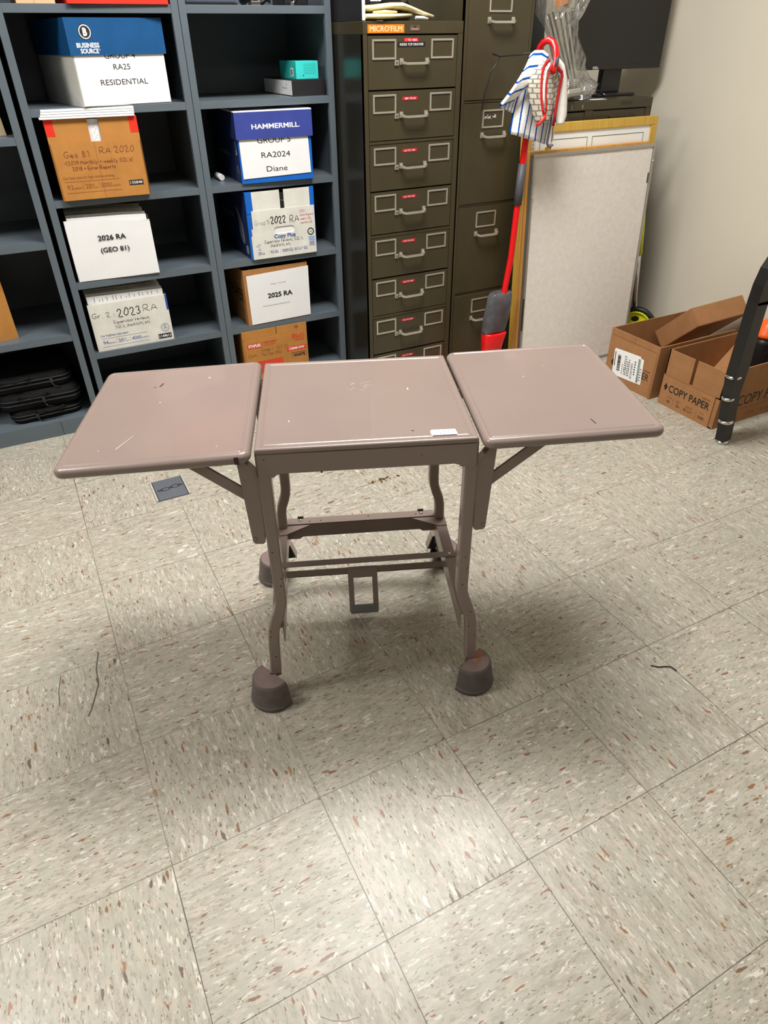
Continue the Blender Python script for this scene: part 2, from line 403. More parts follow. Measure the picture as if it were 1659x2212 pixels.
RUB = M('caster_rubber', (84, 80, 76), 0.6, var=0.12, vs=30)
CREAM = M('cream_cloth', (226, 212, 164), 0.85, var=0.08, vs=30, bump=0.5, bs=120)
CREASE = M('board_crease', (120, 80, 42), 0.8, var=0)
TERRY = stripe_mat(); WEAVE = weave_mat(); BAG = bag_mat(); BOTTLE = bottle_mat()
TERRYW = M('white_terry', (242, 239, 234), 1.0, var=0.05, bump=0.5, bs=260, spec=0.0)
YWOOD = wood_mat('yellow_oak', (184, 144, 54), (212, 174, 76), 2); OAK = wood_mat('light_oak', (190, 132, 58), (224, 168, 90), 2)
FELT = M('whiteboard_back', (230, 223, 216), 0.8, var=0.05, vs=50, bump=0.35, bs=130)
BOARDW = M('planner_white', (234, 238, 238), 0.35, var=0.02)
ALU = M('aluminium', (178, 174, 168), 0.35, 0.8, var=0.06)

# ================================================================== SETTING
def struct(o, label=None):
    o['kind'] = 'structure'
    if label: o['label'] = label
    return o
XW, YW, XL, YF = 2.90, 2.42, -4.2, -6.0
b = MB(); b.box(XL, XW, YF, YW, -0.05, 0, FLOOR)
SCUFF = M('scuff', (84, 80, 72), 0.7, var=0.1)
def scuff(b, pts, w, m=SCUFF):
    for (a, c) in zip(pts, pts[1:]):
        d = (Vector(c) - Vector(a)).normalized(); n = Vector((-d.y, d.x)) * w / 2; a, c = Vector(a), Vector(c)
        b.poly([(*(a + n), 0.0006), (*(a - n), 0.0006), (*(c - n), 0.0006), (*(c + n), 0.0006)], m)
scuff(b, [(-0.045, 0.64), (-0.058, 0.585), (-0.060, 0.53), (-0.085, 0.46), (-0.096, 0.44)], 0.003)
scuff(b, [(-0.14, 0.60), (-0.15, 0.55), (-0.152, 0.50)], 0.002)
scuff(b, [(0.93, 1.03), (0.90, 1.025), (0.87, 1.027)], 0.0015)
SCUFF2 = M('scuff_grey', (150, 144, 134), 0.7, var=0.1)
rs = random.Random(3)
for i in range(46):                              # worn scratches in the bright patch and along the aisle
    x, y = (rs.gauss(0.80, 0.12), rs.gauss(-0.02, 0.12)) if i < 34 else (rs.uniform(0, 1.7), rs.uniform(-0.5, 1.2))
    a = rs.uniform(0, 3.14); L = rs.uniform(0.015, 0.07); k_ = rs.uniform(-.5, .5)
    p = [(x + L * t * math.cos(a + k_ * t), y + L * t * math.sin(a + k_ * t)) for t in (0, .35, .7, 1)]
    scuff(b, p, rs.uniform(0.0004, 0.0010), SCUFF2)
struct(b.build('floor'), 'beige flecked vinyl tile floor laid in alternating grain directions')
b = MB(); b.box(XL, XW, YW, YW + 0.1, 0, CEIL, WALL); struct(b.build('wall_back'), 'cream back wall behind the shelves and cabinets')
b = MB(); b.box(XW, XW + 0.1, YF, YW, 0, CEIL, WALL); struct(b.build('wall_right'), 'plain cream painted wall on the right')
b = MB(); b.box(XL - 0.1, XL, YF, YW, 0, CEIL, WALL); struct(b.build('wall_left'), 'cream wall on the left, out of view')
b = MB(); b.box(XL, XW, YF - 0.1, YF, 0, CEIL, WALL); struct(b.build('wall_front'), 'cream wall behind the photographer')
b = MB(); b.box(XL, XW, YF, YW, CEIL + 0.06, CEIL + 0.1, CEILM); struct(b.build('ceiling'), 'white tiled ceiling with light troffers')
LAMP = NT('lamp_diffuser'); LAMP.b.inputs['Emission Color'].default_value = (1, 0.97, 0.92, 1); LAMP.b.inputs['Emission Strength'].default_value = 3.0
for (lx, ly, pw), wh in zip(TROFFERS, ('above the table', 'above the left shelving', 'behind and right of the camera', 'behind and left of the camera')):
    t = thing('ceiling_light', 'rectangular fluorescent troffer in the ceiling ' + wh, 'ceiling light', (lx, ly, CEIL), group='ceiling troffers')
    b = MB()
    for q in ((-.61, .61, -.31, -.28), (-.61, .61, .28, .31), (-.61, -.58, -.28, .28), (.58, .61, -.28, .28)): b.box(*q, -0.006, 0.06, CEILM)
    b.build('frame', t)
    b = MB(); b.box(-.58, .58, -.28, .28, 0.0, 0.01, LAMP.m); b.build('diffuser', t)

# ================================================================== TYPING TABLE
ANG = math.radians(-21.8)
table = thing('typing_table', 'mauve metal typing table with both drop leaves raised', 'table', (0.612, 0.395, 0), ANG)
H = 0.675
CHIP = M('paint_chip', (58, 38, 32), 0.7, var=0); SCRATCH = M('pale_scratch', (206, 194, 186), 0.5, var=0)
b = MB()                                         # centre top with rolled apron
x0, x1, y0, y1 = -0.211, 0.209, -0.203, 0.203
def slab(b, x0, x1, y0, y1, r, H, prof, m):
    b.rings([rrect(x0 + i, x1 - i, y0 + i, y1 - i, max(r - i, 0.0008), H + z) for i, z in prof], m)
slab(b, x0, x1, y0, y1, 0.004, H, [(0.0, -0.012), (0.0, -0.004), (0.001, -0.0015), (0.003, -0.0003), (0.005, 0), (0.0135, 0), (0.0145, -0.0012), (0.0165, -0.0012), (0.0178, 0.0)], MAUVE)
for (xa, ya, xb, yb) in ((-.15, -.1, -.15, -.094), (.1, .02, .1, .03), (-.02, .06, -.012, .067)):
    scuff_z = H + 0.0004; b.poly([(xa, ya, scuff_z), (xa + .0025, ya, scuff_z), (xb + .0025, yb, scuff_z), (xb, yb, scuff_z)], SCRATCH)
b.disc((0.088, -0.162, H + .0004), (1, 0, 0), (0, 1, 0), 0.0022, CHIP, seg=7)
for i in range(9):
    a = rs.uniform(-.6, 1.2); xx, yy = -0.01 + rs.uniform(-.02, .03), 0.05 + rs.uniform(-.02, .02); L = rs.uniform(.006, .02); c_, s_ = math.cos(a), math.sin(a)
    b.poly([(xx, yy, scuff_z), (xx + L * c_, yy + L * s_, scuff_z), (xx + L * c_ - .0007 * s_, yy + L * s_ + .0007 * c_, scuff_z), (xx - .0007 * s_, yy + .0007 * c_, scuff_z)], SCRATCH)
b.build('tabletop', table)
b = MB()                                         # apron: front with cut arch, sides, rear
def apron(b, ya, yb):
    P = [(x0, ya, H - .01), (x0, ya, H - .062), (x0 + .031, ya, H - .062), (x0 + .036, ya, H - .057), (x0 + .046, ya, H - .054), (x1 - .046, ya, H - .054), (x1 - .036, ya, H - .057), (x1 - .031, ya, H - .062), (x1, ya, H - .062), (x1, ya, H - .01)]
    b.prism(P, (0, yb - ya, 0), MAUVE)
apron(b, y0, y0 + .003); apron(b, y1 - .003, y1)
b.box(x0, x0 + .003, y0, y1, H - .06, H - .01, MAUVE); b.box(x1 - .003, x1, y0, y1, H - .06, H - .01, MAUVE)
for (cx, cz, r) in ((-.09, H - .055, .0022), (-.195, H - .022, .0016), (.1, H - .03, .0012)): b.disc((cx, y0 - .0004, cz), UX, UZ, r, CHIP, seg=7)
b.build('apron', table)
b = MB()                                         # white property label near the front right corner
sx, sy = 0.123, -0.186
b.prism([(sx, sy, H + .0003), (sx + .006, sy - .005 + .005, H + .0003), (sx + .046, sy, H + .0003), (sx + .048, sy + .003, H + .0003), (sx + .046, sy + .021, H + .0003), (sx + .001, sy + .022, H + .0003), (sx - .002, sy + .019, H + .0003), (sx - .003, sy + .006, H + .0003)], (0, 0, .0004), WHITE)
for j in range(4):
    for i in range(7): b.box(sx + .002 + i * .006, sx + .005 + i * .006 + rs.uniform(0, .001), sy + .004 + j * .0045, sy + .0055 + j * .0045, H + .0007, H + .0009, INKG)
lab = b.build('property_label', table); lab['label'] = 'small white printed sticker'
LEAFP = [(0.012, -0.021), (0.004, -0.020), (0.001, -0.0165), (0.0, -0.011), (0.0012, -0.0065), (0.004, -0.0028), (0.0085, -0.0004), (0.0115, 0), (0.0135, -0.0004), (0.0150, -0.0022), (0.0175, -0.0022), (0.0190, -0.0004)]
for sgn in (-1, 1):
    b = MB(); a, c = (-0.572, -0.2175) if sgn < 0 else (0.2155, 0.566)
    slab(b, a, c, -0.221, 0.219, 0.02, H + .001, LEAFP, MAUVE)
    z = H + .0012
    if sgn < 0:
        b.poly([(-.436, .112, z), (-.433, .112, z), (-.428, .128, z), (-.431, .129, z)], CHIP); b.disc((-.445, .110, z), (1, 0, 0), (0, 1, 0), .0018, CHIP, seg=6)
        for (xx, yy, r) in ((-.42, .03, .002), (-.33, .14, .0028), (-.50, -.16, .0015), (-.28, -.18, .0015)): b.disc((xx, yy, z), (1, 0, 0), (0, 1, 0), r, SCRATCH, seg=6)
        b.poly([(-.47, -.16, z), (-.468, -.16, z), (-.445, -.11, z), (-.446, -.11, z)], SCRATCH)
        b.box(-.246, -.238, -.2222, -.2205, H - .017, H - .002, CHIP)
    else:
        b.poly([(.438, -.183, z), (.440, -.183, z), (.437, -.163, z), (.435, -.163, z)], CHIP)
        for (xx, yy, r) in ((.36, .05, .002), (.42, .10, .0014)): b.disc((xx, yy, z), (1, 0, 0), (0, 1, 0), r, SCRATCH, seg=6)
    o = b.build('drop_leaf', table); hx = -.2175 if sgn < 0 else .2155
    o.data.transform(Matrix.Translation((hx, 0, H)) @ Matrix.Rotation(math.radians(-1.9 if sgn < 0 else -1.1), 4, 'Y') @ Matrix.Translation((-hx, 0, -H)))
    # hinge plates and folding braces at the front and rear of each leaf
    for ya in (-.196, .176):
        b = MB(); P = [(.2055, .612), (.232, .652), (.256, .652), (.252, .60), (.246, .458), (.240, .452), (.228, .452), (.2205, .456), (.2185, .56)]
        P = [(.2125, .617), (.234, .643), (.2355, .655), (.2505, .655), (.2485, .61), (.2415, .460), (.237, .454), (.221, .453), (.2165, .457)]
        Q = [(sgn * px * .985, ya, pz) for px, pz in P]
        b.prism(Q, (0, .02, 0), MAUVE); b.lathe([(0.0045, 0), (0.004, .0015), (0.0, .002)], MAUVE, X=Matrix.Translation((sgn * .233, ya, .466)) @ Matrix.Rotation(PI / 2, 4, 'X'), seg=10)
        b.build('hinge_plate', table)
        b = MB(); b.bar([(sgn * .226, ya + .012, .556), (sgn * .345, ya + .012, .655)], .006, .021, MAUVE, up=(0, 0, 1)); b.build('brace', table)
# legs
def legpath(sgn, rear):
    if not rear: return [(.1985, .64), (.1985, .30), (.1998, .285), (.2045, .265), (.2155, .233), (.2215, .212), (.2250, .19), (.2275, .16), (.2315, .066)]
    return [(.1935, .64), (.1935, .345), (.195, .325), (.2005, .305), (.2085, .282), (.2115, .262), (.212, .24), (.2125, .205)]
for sgn in (-1, 1):
    for rear in (False, True):
        P = legpath(sgn, rear); yc = .188 if rear else -.188
        b = MB(); w, d = .0245, .026
        rr = []
        for i, (x, z) in enumerate(P):
            dx = sgn * (P[min(i + 1, len(P) - 1)][0] - P[max(i - 1, 0)][0]); dz = P[min(i + 1, len(P) - 1)][1] - P[max(i - 1, 0)][1]
            L = math.hypot(dx, dz); nx, nz = -dz / L, dx / L; c = .003
            sec = [(-w / 2 + c, -d / 2), (w / 2 - c, -d / 2), (w / 2, -d / 2 + c), (w / 2, d / 2), (-w / 2, d / 2), (-w / 2, -d / 2 + c)]
            rr.append([(sgn * x + nx * a, yc + bb, z + nz * a) for a, bb in sec])
        b.rings(rr, MAUVE, smooth=False)
        if not rear:
            for _ in range(10):
                zz = rs.uniform(.1, .45); xx = .1985 if zz > .29 else .225; b.disc((sgn * xx + rs.uniform(-.009, .009), yc - .0135, zz), UX, UZ, rs.uniform(.0008, .0022), CHIP, seg=6)
        b.build('leg', table)
# base frame
for sgn in (-1, 1):
    b = MB(); xa, xb = (.200, .2275) if sgn > 0 else (-.2275, -.200)
    b.box(xa, xb, -.19, .206, .209, .212, MAUVE); xi = .200 if sgn > 0 else -.203
    b.box(xi, xi + .003, -.19, .206, .166, .211, MAUVE)
    b.build('side_rail', table)
    b = MB(); z = .213                            # corner gusset plate
    b.prism([(sgn * .228, .206, z), (sgn * .228, .148, z), (sgn * .205, .148, z), (sgn * .135, .19, z), (sgn * .135, .206, z)], (0, 0, .002), MAUVE); b.build('gusset', table)
b = MB(); b.box(-.2, .2, .188, .216, .216, .219, MAUVE); b.box(-.2, .2, .188, .191, .176, .218, MAUVE)
b.prism([(-.2, .188, .176), (-.16, .188, .176), (-.17, .188, .169), (-.2, .188, .169)], (0, .003, 0), MAUVE); b.prism([(.2, .188, .176), (.2, .188, .169), (.17, .188, .169), (.16, .188, .176)], (0, .003, 0), MAUVE)
for (xx, yy) in ((-.14, .197), (-.11, .199), (0.02, .206), (.15, .2)): b.disc((xx, yy, .2195), (1, 0, 0), (0, 1, 0), .0024, CHIP, seg=7)
b.build('rear_rail', table)
for sx in (-.165, .165):
    b = MB(); b.lathe([(.0055, 0), (.005, .003), (.002, .005), (0, .005)], CHROME, X=Matrix.Translation((sx, .203, .219)), seg=12); b.box(sx - .008, sx + .008, .213, .218, .219, .223, GAPM); b.build('bolt', table)
b = MB(); b.box(-.226, .226, .014, .034, .2125, .2155, MAUVE, .0008); b.build('cross_bar', table)
for sx in (-.212, .212):
    b = MB(); b.lathe([(.0045, 0), (.004, .002), (.0015, .0035), (0, .0035)], CHROME, X=Matrix.Translation((sx, .024, .2155)), seg=12); b.build('bolt', table)
b = MB(); b.box(-.205, .203, .054, .057, .145, .165, MAUVE); b.box(-.205, .203, .054, .078, .145, .148, MAUVE); b.build('pedal_bar', table)
b = MB()
th = .003
fr = lambda xa, xb, za, zb: b.prism([(xa, .0525 - (.148 - za) * .30, za), (xb, .0525 - (.148 - za) * .30, za), (xb, .0525 - (.148 - zb) * .30, zb), (xa, .0525 - (.148 - zb) * .30, zb)], (0, -th, 0), MAUVE)
fr(-.047, .030, .137, .166); fr(-.047, -.033, .043, .137); fr(.016, .030, .043, .137)
PED = M('pedal_grey', (118, 120, 118), 0.5)
b.prism([(-.044, .018, .043), (.028, .018, .043), (.018, .021, .066), (-.034, .021, .066)], (0, -.004, 0), PED)
b.prism([(-.044, .014, .043), (.028, .014, .043), (.026, .048, .036), (-.042, .048, .036)], (0, 0, -.003), PED)
b.build('foot_pedal', table)
# casters under half hoods
def caster(x, y, face, label=None):
    """face = direction angle the closed side of the hood points to"""
    a0, a1 = face - PI * .56, face + PI * .56
    X = Matrix.Translation((x, y, 0))
    hd = MB(); n = 22
    A = [a0 + (a1 - a0) * i / n for i in range(n + 1)]
    prof = [(.0525, .014), (.0515, .02), (.050, .03), (.0455, .062), (.0435, .0685), (.0395, .0715)]
    rr = [[(x + r * math.cos(t), y + r * math.sin(t), z) for t in A] for r, z in prof]
    hd.rings(rr, HOOD, closed=False)
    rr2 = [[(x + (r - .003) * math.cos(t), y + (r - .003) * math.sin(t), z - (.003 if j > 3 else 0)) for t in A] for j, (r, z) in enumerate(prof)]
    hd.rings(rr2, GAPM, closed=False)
    hd.poly([(x + .0395 * math.cos(t), y + .0395 * math.sin(t), .0715) for t in A], MAUVE2)
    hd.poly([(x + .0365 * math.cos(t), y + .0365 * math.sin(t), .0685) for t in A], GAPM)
    for j in range(len(prof) - 1):
        for e in (0, n):
            hd.poly([rr[j][e], rr[j + 1][e], rr2[j + 1][e], rr2[j][e]], HOOD)
    o = hd.build('caster_hood', table)
    rm = MB(); rr = [[(x + r * math.cos(t), y + r * math.sin(t), z) for t in A] for r, z in ((.0505, .001), (.0535, .002), (.0545, .008), (.0525, .0145), (.0495, .0145))]
    rm.rings(rr, RUB, closed=False); rm.build('rubber_rim', o)
    wl = MB(); wx, wy = x - .010 * math.cos(face), y - .010 * math.sin(face)
    wl.lathe([(0, -.011), (.016, -.011), (.0205, -.007), (.021, 0), (.0205, .007), (.016, .011), (0, .011)], RUB, X=Matrix.Translation((wx, wy, .021)) @ Matrix.Rotation(face, 4, 'Z') @ Matrix.Rotation(PI / 2, 4, 'X'), seg=20)
    wl.box(wx - .006, wx + .006, wy - .014, wy + .014, .021, .068, BLACK, X=None); wl.build('caster_wheel', table)
MAUVE2 = M('worn_mauve', (124, 107, 103), 0.45, var=0.10, vs=30)
HOOD = M('scuffed_hood', (92, 82, 80), 0.55, var=0.22, vs=45, bump=0.2, bs=120)
caster(-.243, -.203, -PI * .75); caster(.236, -.203, -PI * .25)
caster(-.250, .238, PI * .86); caster(.238, .238, PI * .14)
b = MB()
b.poly([(.243, -.185, .0722), (.262, -.178, .0722), (.264, -.19, .0722), (.25, -.215, .0722), (.235, -.212, .0722), (.236, -.204, .0722)], M('rust', (150, 104, 76), 0.8, var=0.3, vs=60))
b.box(.219, .245, -.202, -.174, .0716, .078, MAUVE2); b.build('foot_socket', table)
b = MB(); b.box(-.245, -.219, -.202, -.174, .0716, .078, MAUVE2); b.build('foot_socket', table)
for sgn in (-1, 1):                               # stems and inner hood flaps of the rear casters
    b = MB(); b.bar([(sgn * .214, .20, .205), (sgn * .226, .226, .075)], .02, .02, MAUVE); b.build('caster_stem', table)
    b = MB(); A, B_, C_, D_ = (sgn * .222, .215, .128), (sgn * .200, .21, .128), (sgn * .186, .205, .088), (sgn * .212, .21, .082)
    back = lambda q: (q[0], q[1] + .035, q[2] - .004)
    b.prism([A, B_, back(B_), back(A)], (0, 0, .002), MAUVE); b.prism([B_, C_, back(C_), back(B_)], (sgn * .002, 0, 0), MAUVE)
    b.poly([(q[0], q[1] + .004, q[2]) for q in (A, B_, C_, D_)], GAPM); b.build('hood_flap', table)  # black sheet across the opening paints the shade inside the hood

# ================================================================== SHELVING
SY, SD = 1.935, 0.45
def shelving(x0, x1, zs, label, base=0.062, kick=True, ztop=2.13):
    w = x1 - x0; t = thing('shelving_unit', label, 'shelf unit', (x0, SY, 0), group='grey steel shelving')
    for xa, sgn in ((0, 1), (w, -1)):
        b = MB(); a, c = sorted((xa, xa + sgn * .0235)); b.box(a, c, 0, .018, 0.0, ztop, SHELF, .0015)
        a, c = sorted((xa, xa + sgn * .004)); b.box(a, c, .018, SD, 0, ztop, SHELF)
        for i in range(60): zz = .12 + i * .033; b.box(*sorted((xa + sgn * .0035, xa + sgn * .0046)), .035, .039, zz, zz + .012, GAPM)
        b.build('upright', t)
    b = MB(); b.box(.004, w - .004, SD - .004, SD, 0, ztop, SHELF); b.build('back_panel', t)
    for z in zs:
        b = MB(); b.box(.0225, w - .0225, .002, .006, z - .023, z, SHELF, .001); b.box(.0045, w - .0045, .006, SD - .005, z - .0035, z - .0003, SHELF)
        b.box(.0225, w - .0225, .002, .012, z - .0015, z, SHELF, .0007); b.build('shelf', t)
    b = MB(); b.box(.0045, w - .0045, .001, SD - .005, base - .003, base, SHELF); b.box(.0, w, -.003, .001, 0, base, SHELF, .0008); b.build('base_shelf', t)
    return t
Z = [1.384, 1.115, .846, .57, .303]
u1 = shelving(-.378, .1585, [1.04, .72, .389, 1.36], 'grey steel shelving at the left edge, holding black laptop bags at the bottom')
b = MB(); b.box(.385, .3862, -.0036, -.0028, 0, .062, GAPM); b.build('kick_seam', u1)
shelving(.176, .7195, Z, 'middle grey steel shelving with four paper boxes under a red box')
shelving(.721, 1.2555, Z, 'grey steel shelving beside the olive cabinets, with a teal box')

# ---------------- cartons on the shelves
PCUR = PAPER
def carton(name, label, loc, ang, w, d, h, mat, inner=None, side=None, group='paper cartons on the shelves', front_h=None, cat='box'):
    t = thing(name, label, cat, loc, math.radians(ang), group)
    b = MB(); th = .004; sm = side or mat; fh = front_h or h
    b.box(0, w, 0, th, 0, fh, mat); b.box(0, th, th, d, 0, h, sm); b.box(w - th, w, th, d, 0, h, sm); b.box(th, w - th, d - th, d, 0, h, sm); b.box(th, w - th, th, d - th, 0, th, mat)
    b.build('body', t); return t
FY = -.0006
# Business Source box with lid
t = carton('lidded_paper_box', 'white box lettered RESIDENTIAL under a dark blue lid, second shelf of the middle unit', (.363, 1.913, 1.115), 10.1, .296, .40, .20, WBOARD)
b = MB(); pts = []
b.box(.002, .295, -.003, -.0012, .003, .142, PAPER)
b.text('RA25', (.147, -.0035, .099), UX, UZ, .0155, INK, w=.055, align='C'); b.text('RESIDENTIAL', (.147, -.0035, .058), UX, UZ, .0155, INK, w=.156, align='C')
b.text('GROUP 4', (.147, -.0035, .129), UX, UZ, .0155, INK, w=.10, align='C'); b.build('paper_sign', t)
b = MB(); w = .31; X = Matrix.Translation((-.007, -.008, 0))
b.box(0, w, 0, .003, .139, .232, BLUED, X=X); b.box(0, .003, .003, .414, .139, .232, BLUED, X=X); b.box(w - .003, w, .003, .414, .139, .232, BLUED, X=X); b.box(0, w, .411, .414, .139, .232, BLUED, X=X); b.box(0, w, 0, .414, .232, .235, BLUED, X=X)
c = (.0505, -.0086, .199)
b.disc(c, UX, UZ, .0205, BLACKB, seg=28); b.disc((c[0], -.009, c[2]), UX, UZ, .0185, WHITE, r2=.0158, seg=28); b.text('B', (c[0], -.009, c[2] - .0095), UX, UZ, .019, WHITE, w=.0125, bold=.05, align='C')
b.text('BUSINESS', (.017, -.0086, .159), UX, UZ, .0118, WHITE, w=.070, bold=.03); b.text('SOURCE', (.026, -.0086, .144), UX, UZ, .0118, WHITE, w=.056, bold=.03); b.disc((.0855, -.0086, .153), UX, UZ, .003, M('print_paleblue', (130, 170, 210), .5), r2=.0018, seg=12)
b.build('lid', t)
# Geo 81 box
t = carton('paper_carton', 'brown carton marked Geo 81 with red tape and a paper stack on top', (.230, 1.925, .846), -2.0, .289, .40, .240, KRAFT2, front_h=.17)
b = MB(); b.box(.004, .285, -.004, -.0015, .0, .172, KRAFT2)
b.box(.2885, .2895, -.004, .0, 0.0, .17, CREASE); b.box(.138, .1388, -.0044, -.004, .0, .172, CREASE)
y = -.0046
b.hand('Geo 81', (.036, y, .128), UX, UZ, .019, PENB, w=.082, t=.0016); b.hand('RA 2020', (.150, y, .136), UX, UZ, .019, PENB, w=.115, t=.0016)
b.hand("-(2019 Monthly + weekly SQL's)", (.030, y, .107), UX, (-.0, 0, 1), .0125, PENB, w=.222, t=.0014); b.hand('2018 + Error Reports', (.052, y, .090), UX, UZ, .011, PENB, w=.140, t=.0016)
b.text('Our best value for high-volume printing.', (.016, y, .065), UX, UZ, .008, INKBR, w=.165); b.box(.018, .196, y, y + .0002, .0565, .0573, INKBR); b.box(.018, .196, y, y + .0002, .0225, .0233, INKBR)
b.text('92', (.022, y, .034), UX, UZ, .014, INKBR, w=.020); b.text('BRIGHT', (.044, y, .034), UX, UZ, .0055, INKBR, w=.026); b.box(.073, .0737, y, y + .0002, .03, .052, INKBR)
b.text('20', (.080, y, .034), UX, UZ, .014, INKBR, w=.019); b.text('LB.', (.100, y, .042), UX, UZ, .005, INKBR, w=.010); b.text('weight', (.100, y, .034), UX, UZ, .004, INKBR, w=.02); b.box(.124, .1247, y, y + .0002, .03, .052, INKBR)
b.text('5000', (.130, y, .034), UX, UZ, .014, INKBR, w=.036); b.text('SHEETS', (.168, y, .034), UX, UZ, .005, INKBR, w=.026)
b.box(.224, .271, y, y + .0003, .033, .049, INK); b.text('135848', (.2475, y - .0003, .037), UX, UZ, .0085, WHITE, w=.040, align='C')
b.build('front_panel', t)
for xa, xb, ta, tb in ((.0, .131, .0, .026), (.166, .289, .262, .289)):
    b = MB(); b.box(xa, xb, -.001, .003, .168, .240, KRAFT2); b.box(ta, tb, -.0016, -.001, .192, .2405, REDB); b.build('flap', t)
b = MB()
for i in range(9): b.box(.131, .166, .006 + i * .004, .0085 + i * .004, .03, .236, PAPER)
for i in range(9): b.box(.146 + (i % 3) * .004, .1475 + (i % 3) * .004, .0056, .0059, .175 + i * .006, .178 + i * .006, INKG)
for i in range(4):
    dx = [-.008, -.003, 0, .002][i]; b.box(dx - .002, .286 + dx * .3, -.012 + i * .003, .20, .2405 + i * .0068, .2462 + i * .0068, PAPER, .001)
b.build('paper_stack', t)
# 2026 RA
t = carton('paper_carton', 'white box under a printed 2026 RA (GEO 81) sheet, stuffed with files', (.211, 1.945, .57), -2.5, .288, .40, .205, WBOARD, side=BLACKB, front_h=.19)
b = MB(); b.rings([[(.001 + .002 * (j == 0), -.0035 - .002 * math.sin(j), 0.003 + .207 * j / 5) for j in range(6)], [(.15, -.0055, .003 + .20 * j / 5) for j in range(6)], [(.288, -.0035, .003 + .182 * j / 5) for j in range(6)]], PAPER, closed=False)
b.text('2026 RA', (.147, -.0075, .137), UX, UZ, .0165, INK, w=.096, bold=.022, align='C'); b.text('(GEO 81)', (.149, -.0075, .096), UX, UZ, .016, INK, w=.099, bold=.018, align='C'); b.build('paper_sign', t)
b = MB()
for i in range(10):
    y = .008 + i * .02; h = .212 + .006 * math.sin(i * 1.7) + .004 * (i > 1); m = [PAPER, PAPER2, PAPER2][i % 3]
    b.prism([(.008 + .002 * (i % 3), y, .02), (.282, y, .02), (.280, y, h - .004), (.20, y, h), (.012, y, h + .004)], (0, .0015, 0), m)
b.box(.01, .28, .212, .216, .02, .245, BLACKB); b.box(.06, .22, .206, .2105, .02, .236, M('rust_folder', (140, 84, 60), .7)); b.build('files', t)
# Gr. 2 2023 RA
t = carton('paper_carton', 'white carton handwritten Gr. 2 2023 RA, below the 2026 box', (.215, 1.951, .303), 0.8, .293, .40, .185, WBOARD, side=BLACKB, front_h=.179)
b = MB(); b.box(.0, .293, -.003, -.001, 0, .180, WBOARD); b.box(.286, .2935, -.0036, -.002, .12, .180, M('blue_tape', (40, 70, 150), .5)); y = -.0035
b.hand('Gr. 2 :', (.008, y, .128), UX, UZ, .019, PEN, w=.085, t=.0016); b.hand('2023', (.100, y, .122), UX, UZ, .031, PEN, w=.090, t=.0032); b.hand('RA', (.198, y, .128), UX, UZ, .026, PEN, w=.058, t=.0018)
b.hand('Supervisor reviews,', (.078, y, .098), UX, UZ, .0125, PEN, w=.140, t=.0013); b.hand("SQL's, checklists, etc.", (.081, y, .080), UX, UZ, .0125, PEN, w=.138, t=.0011)
b.text('Our brightest copy paper.', (.021, y, .055), UX, UZ, .008, INKB, w=.105); b.box(.021, .195, y, y + .0002, .0465, .0472, INKB); b.box(.021, .195, y, y + .0002, .0145, .0152, INKB)
b.text('94', (.024, y, .025), UX, UZ, .0135, INKB, w=.019); b.text('BRIGHT', (.045, y, .025), UX, UZ, .005, INKB, w=.026); b.box(.075, .0757, y, y + .0002, .021, .043, INKRED)
b.text('20', (.081, y, .025), UX, UZ, .0135, INKB, w=.019); b.text('LB.', (.102, y, .033), UX, UZ, .005, INKB, w=.010); b.text('weight', (.102, y, .025), UX, UZ, .004, INKB, w=.02); b.box(.126, .1267, y, y + .0002, .021, .043, INKRED)
b.text('4000', (.132, y, .025), UX, UZ, .0135, INKB, w=.036); b.text('SHEETS', (.170, y, .026), UX, UZ, .005, INKB, w=.027)
b.disc((.266, y, .052), UX, UZ, .0165, INKB, r2=.0155, seg=24); b.disc((.266, y, .052), UX, UZ, .0130, INKB, r2=.0124, seg=24); b.text('SFI', (.266, y, .047), UX, UZ, .006, INKB, w=.013, align='C'); b.disc((.266, y, .058), UX, UZ, .003, INKB, seg=6)
b.box(.234, .285, y, y + .0003, .0095, .0285, INK); b.text('1149611', (.2595, y - .0003, .014), UX, UZ, .010, WHITE, w=.044, bold=.02, align='C'); b.build('front_panel', t)
b = MB()
for i in range(9):
    y = .008 + i * .014; h = .205 + .002 * i + .004 * math.sin(i * 2.1); b.prism([(.006, y, .02), (.285, y, .02), (.285, y, h - .004), (.006, y, h + .003)], (0, .002, 0), PAPER if i < 3 else PAPER2)
for i in range(15):
    x = .03 + i * .0165 + rs.uniform(-.004, .004); b.box(x, x + .0012, .0072, .0078, .185, .185 + rs.uniform(.006, .018), INK)
b.box(.01, .28, .15, .153, .02, .228, M('manila', (190, 170, 150), .8)); b.box(.0, .02, .12, .14, .18, .232, M('purple_tab', (90, 40, 80), .7)); b.build('files', t)
# Hammermill
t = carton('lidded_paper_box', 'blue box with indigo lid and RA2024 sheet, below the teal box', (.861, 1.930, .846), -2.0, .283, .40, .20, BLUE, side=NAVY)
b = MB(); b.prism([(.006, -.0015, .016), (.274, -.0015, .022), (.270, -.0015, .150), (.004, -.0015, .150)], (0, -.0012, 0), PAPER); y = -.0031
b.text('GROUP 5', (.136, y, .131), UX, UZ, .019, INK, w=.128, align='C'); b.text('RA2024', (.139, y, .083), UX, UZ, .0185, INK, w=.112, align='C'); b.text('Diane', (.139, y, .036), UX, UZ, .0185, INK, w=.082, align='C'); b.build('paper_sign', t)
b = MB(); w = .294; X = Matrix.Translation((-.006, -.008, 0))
b.box(0, w, 0, .003, .146, .232, PURPLE, X=X); b.box(0, .003, .003, .412, .146, .232, NAVY, X=X); b.box(w - .003, w, .003, .412, .146, .232, PURPLE, X=X); b.box(0, w, 0, .412, .232, .2352, WHITE, X=X)
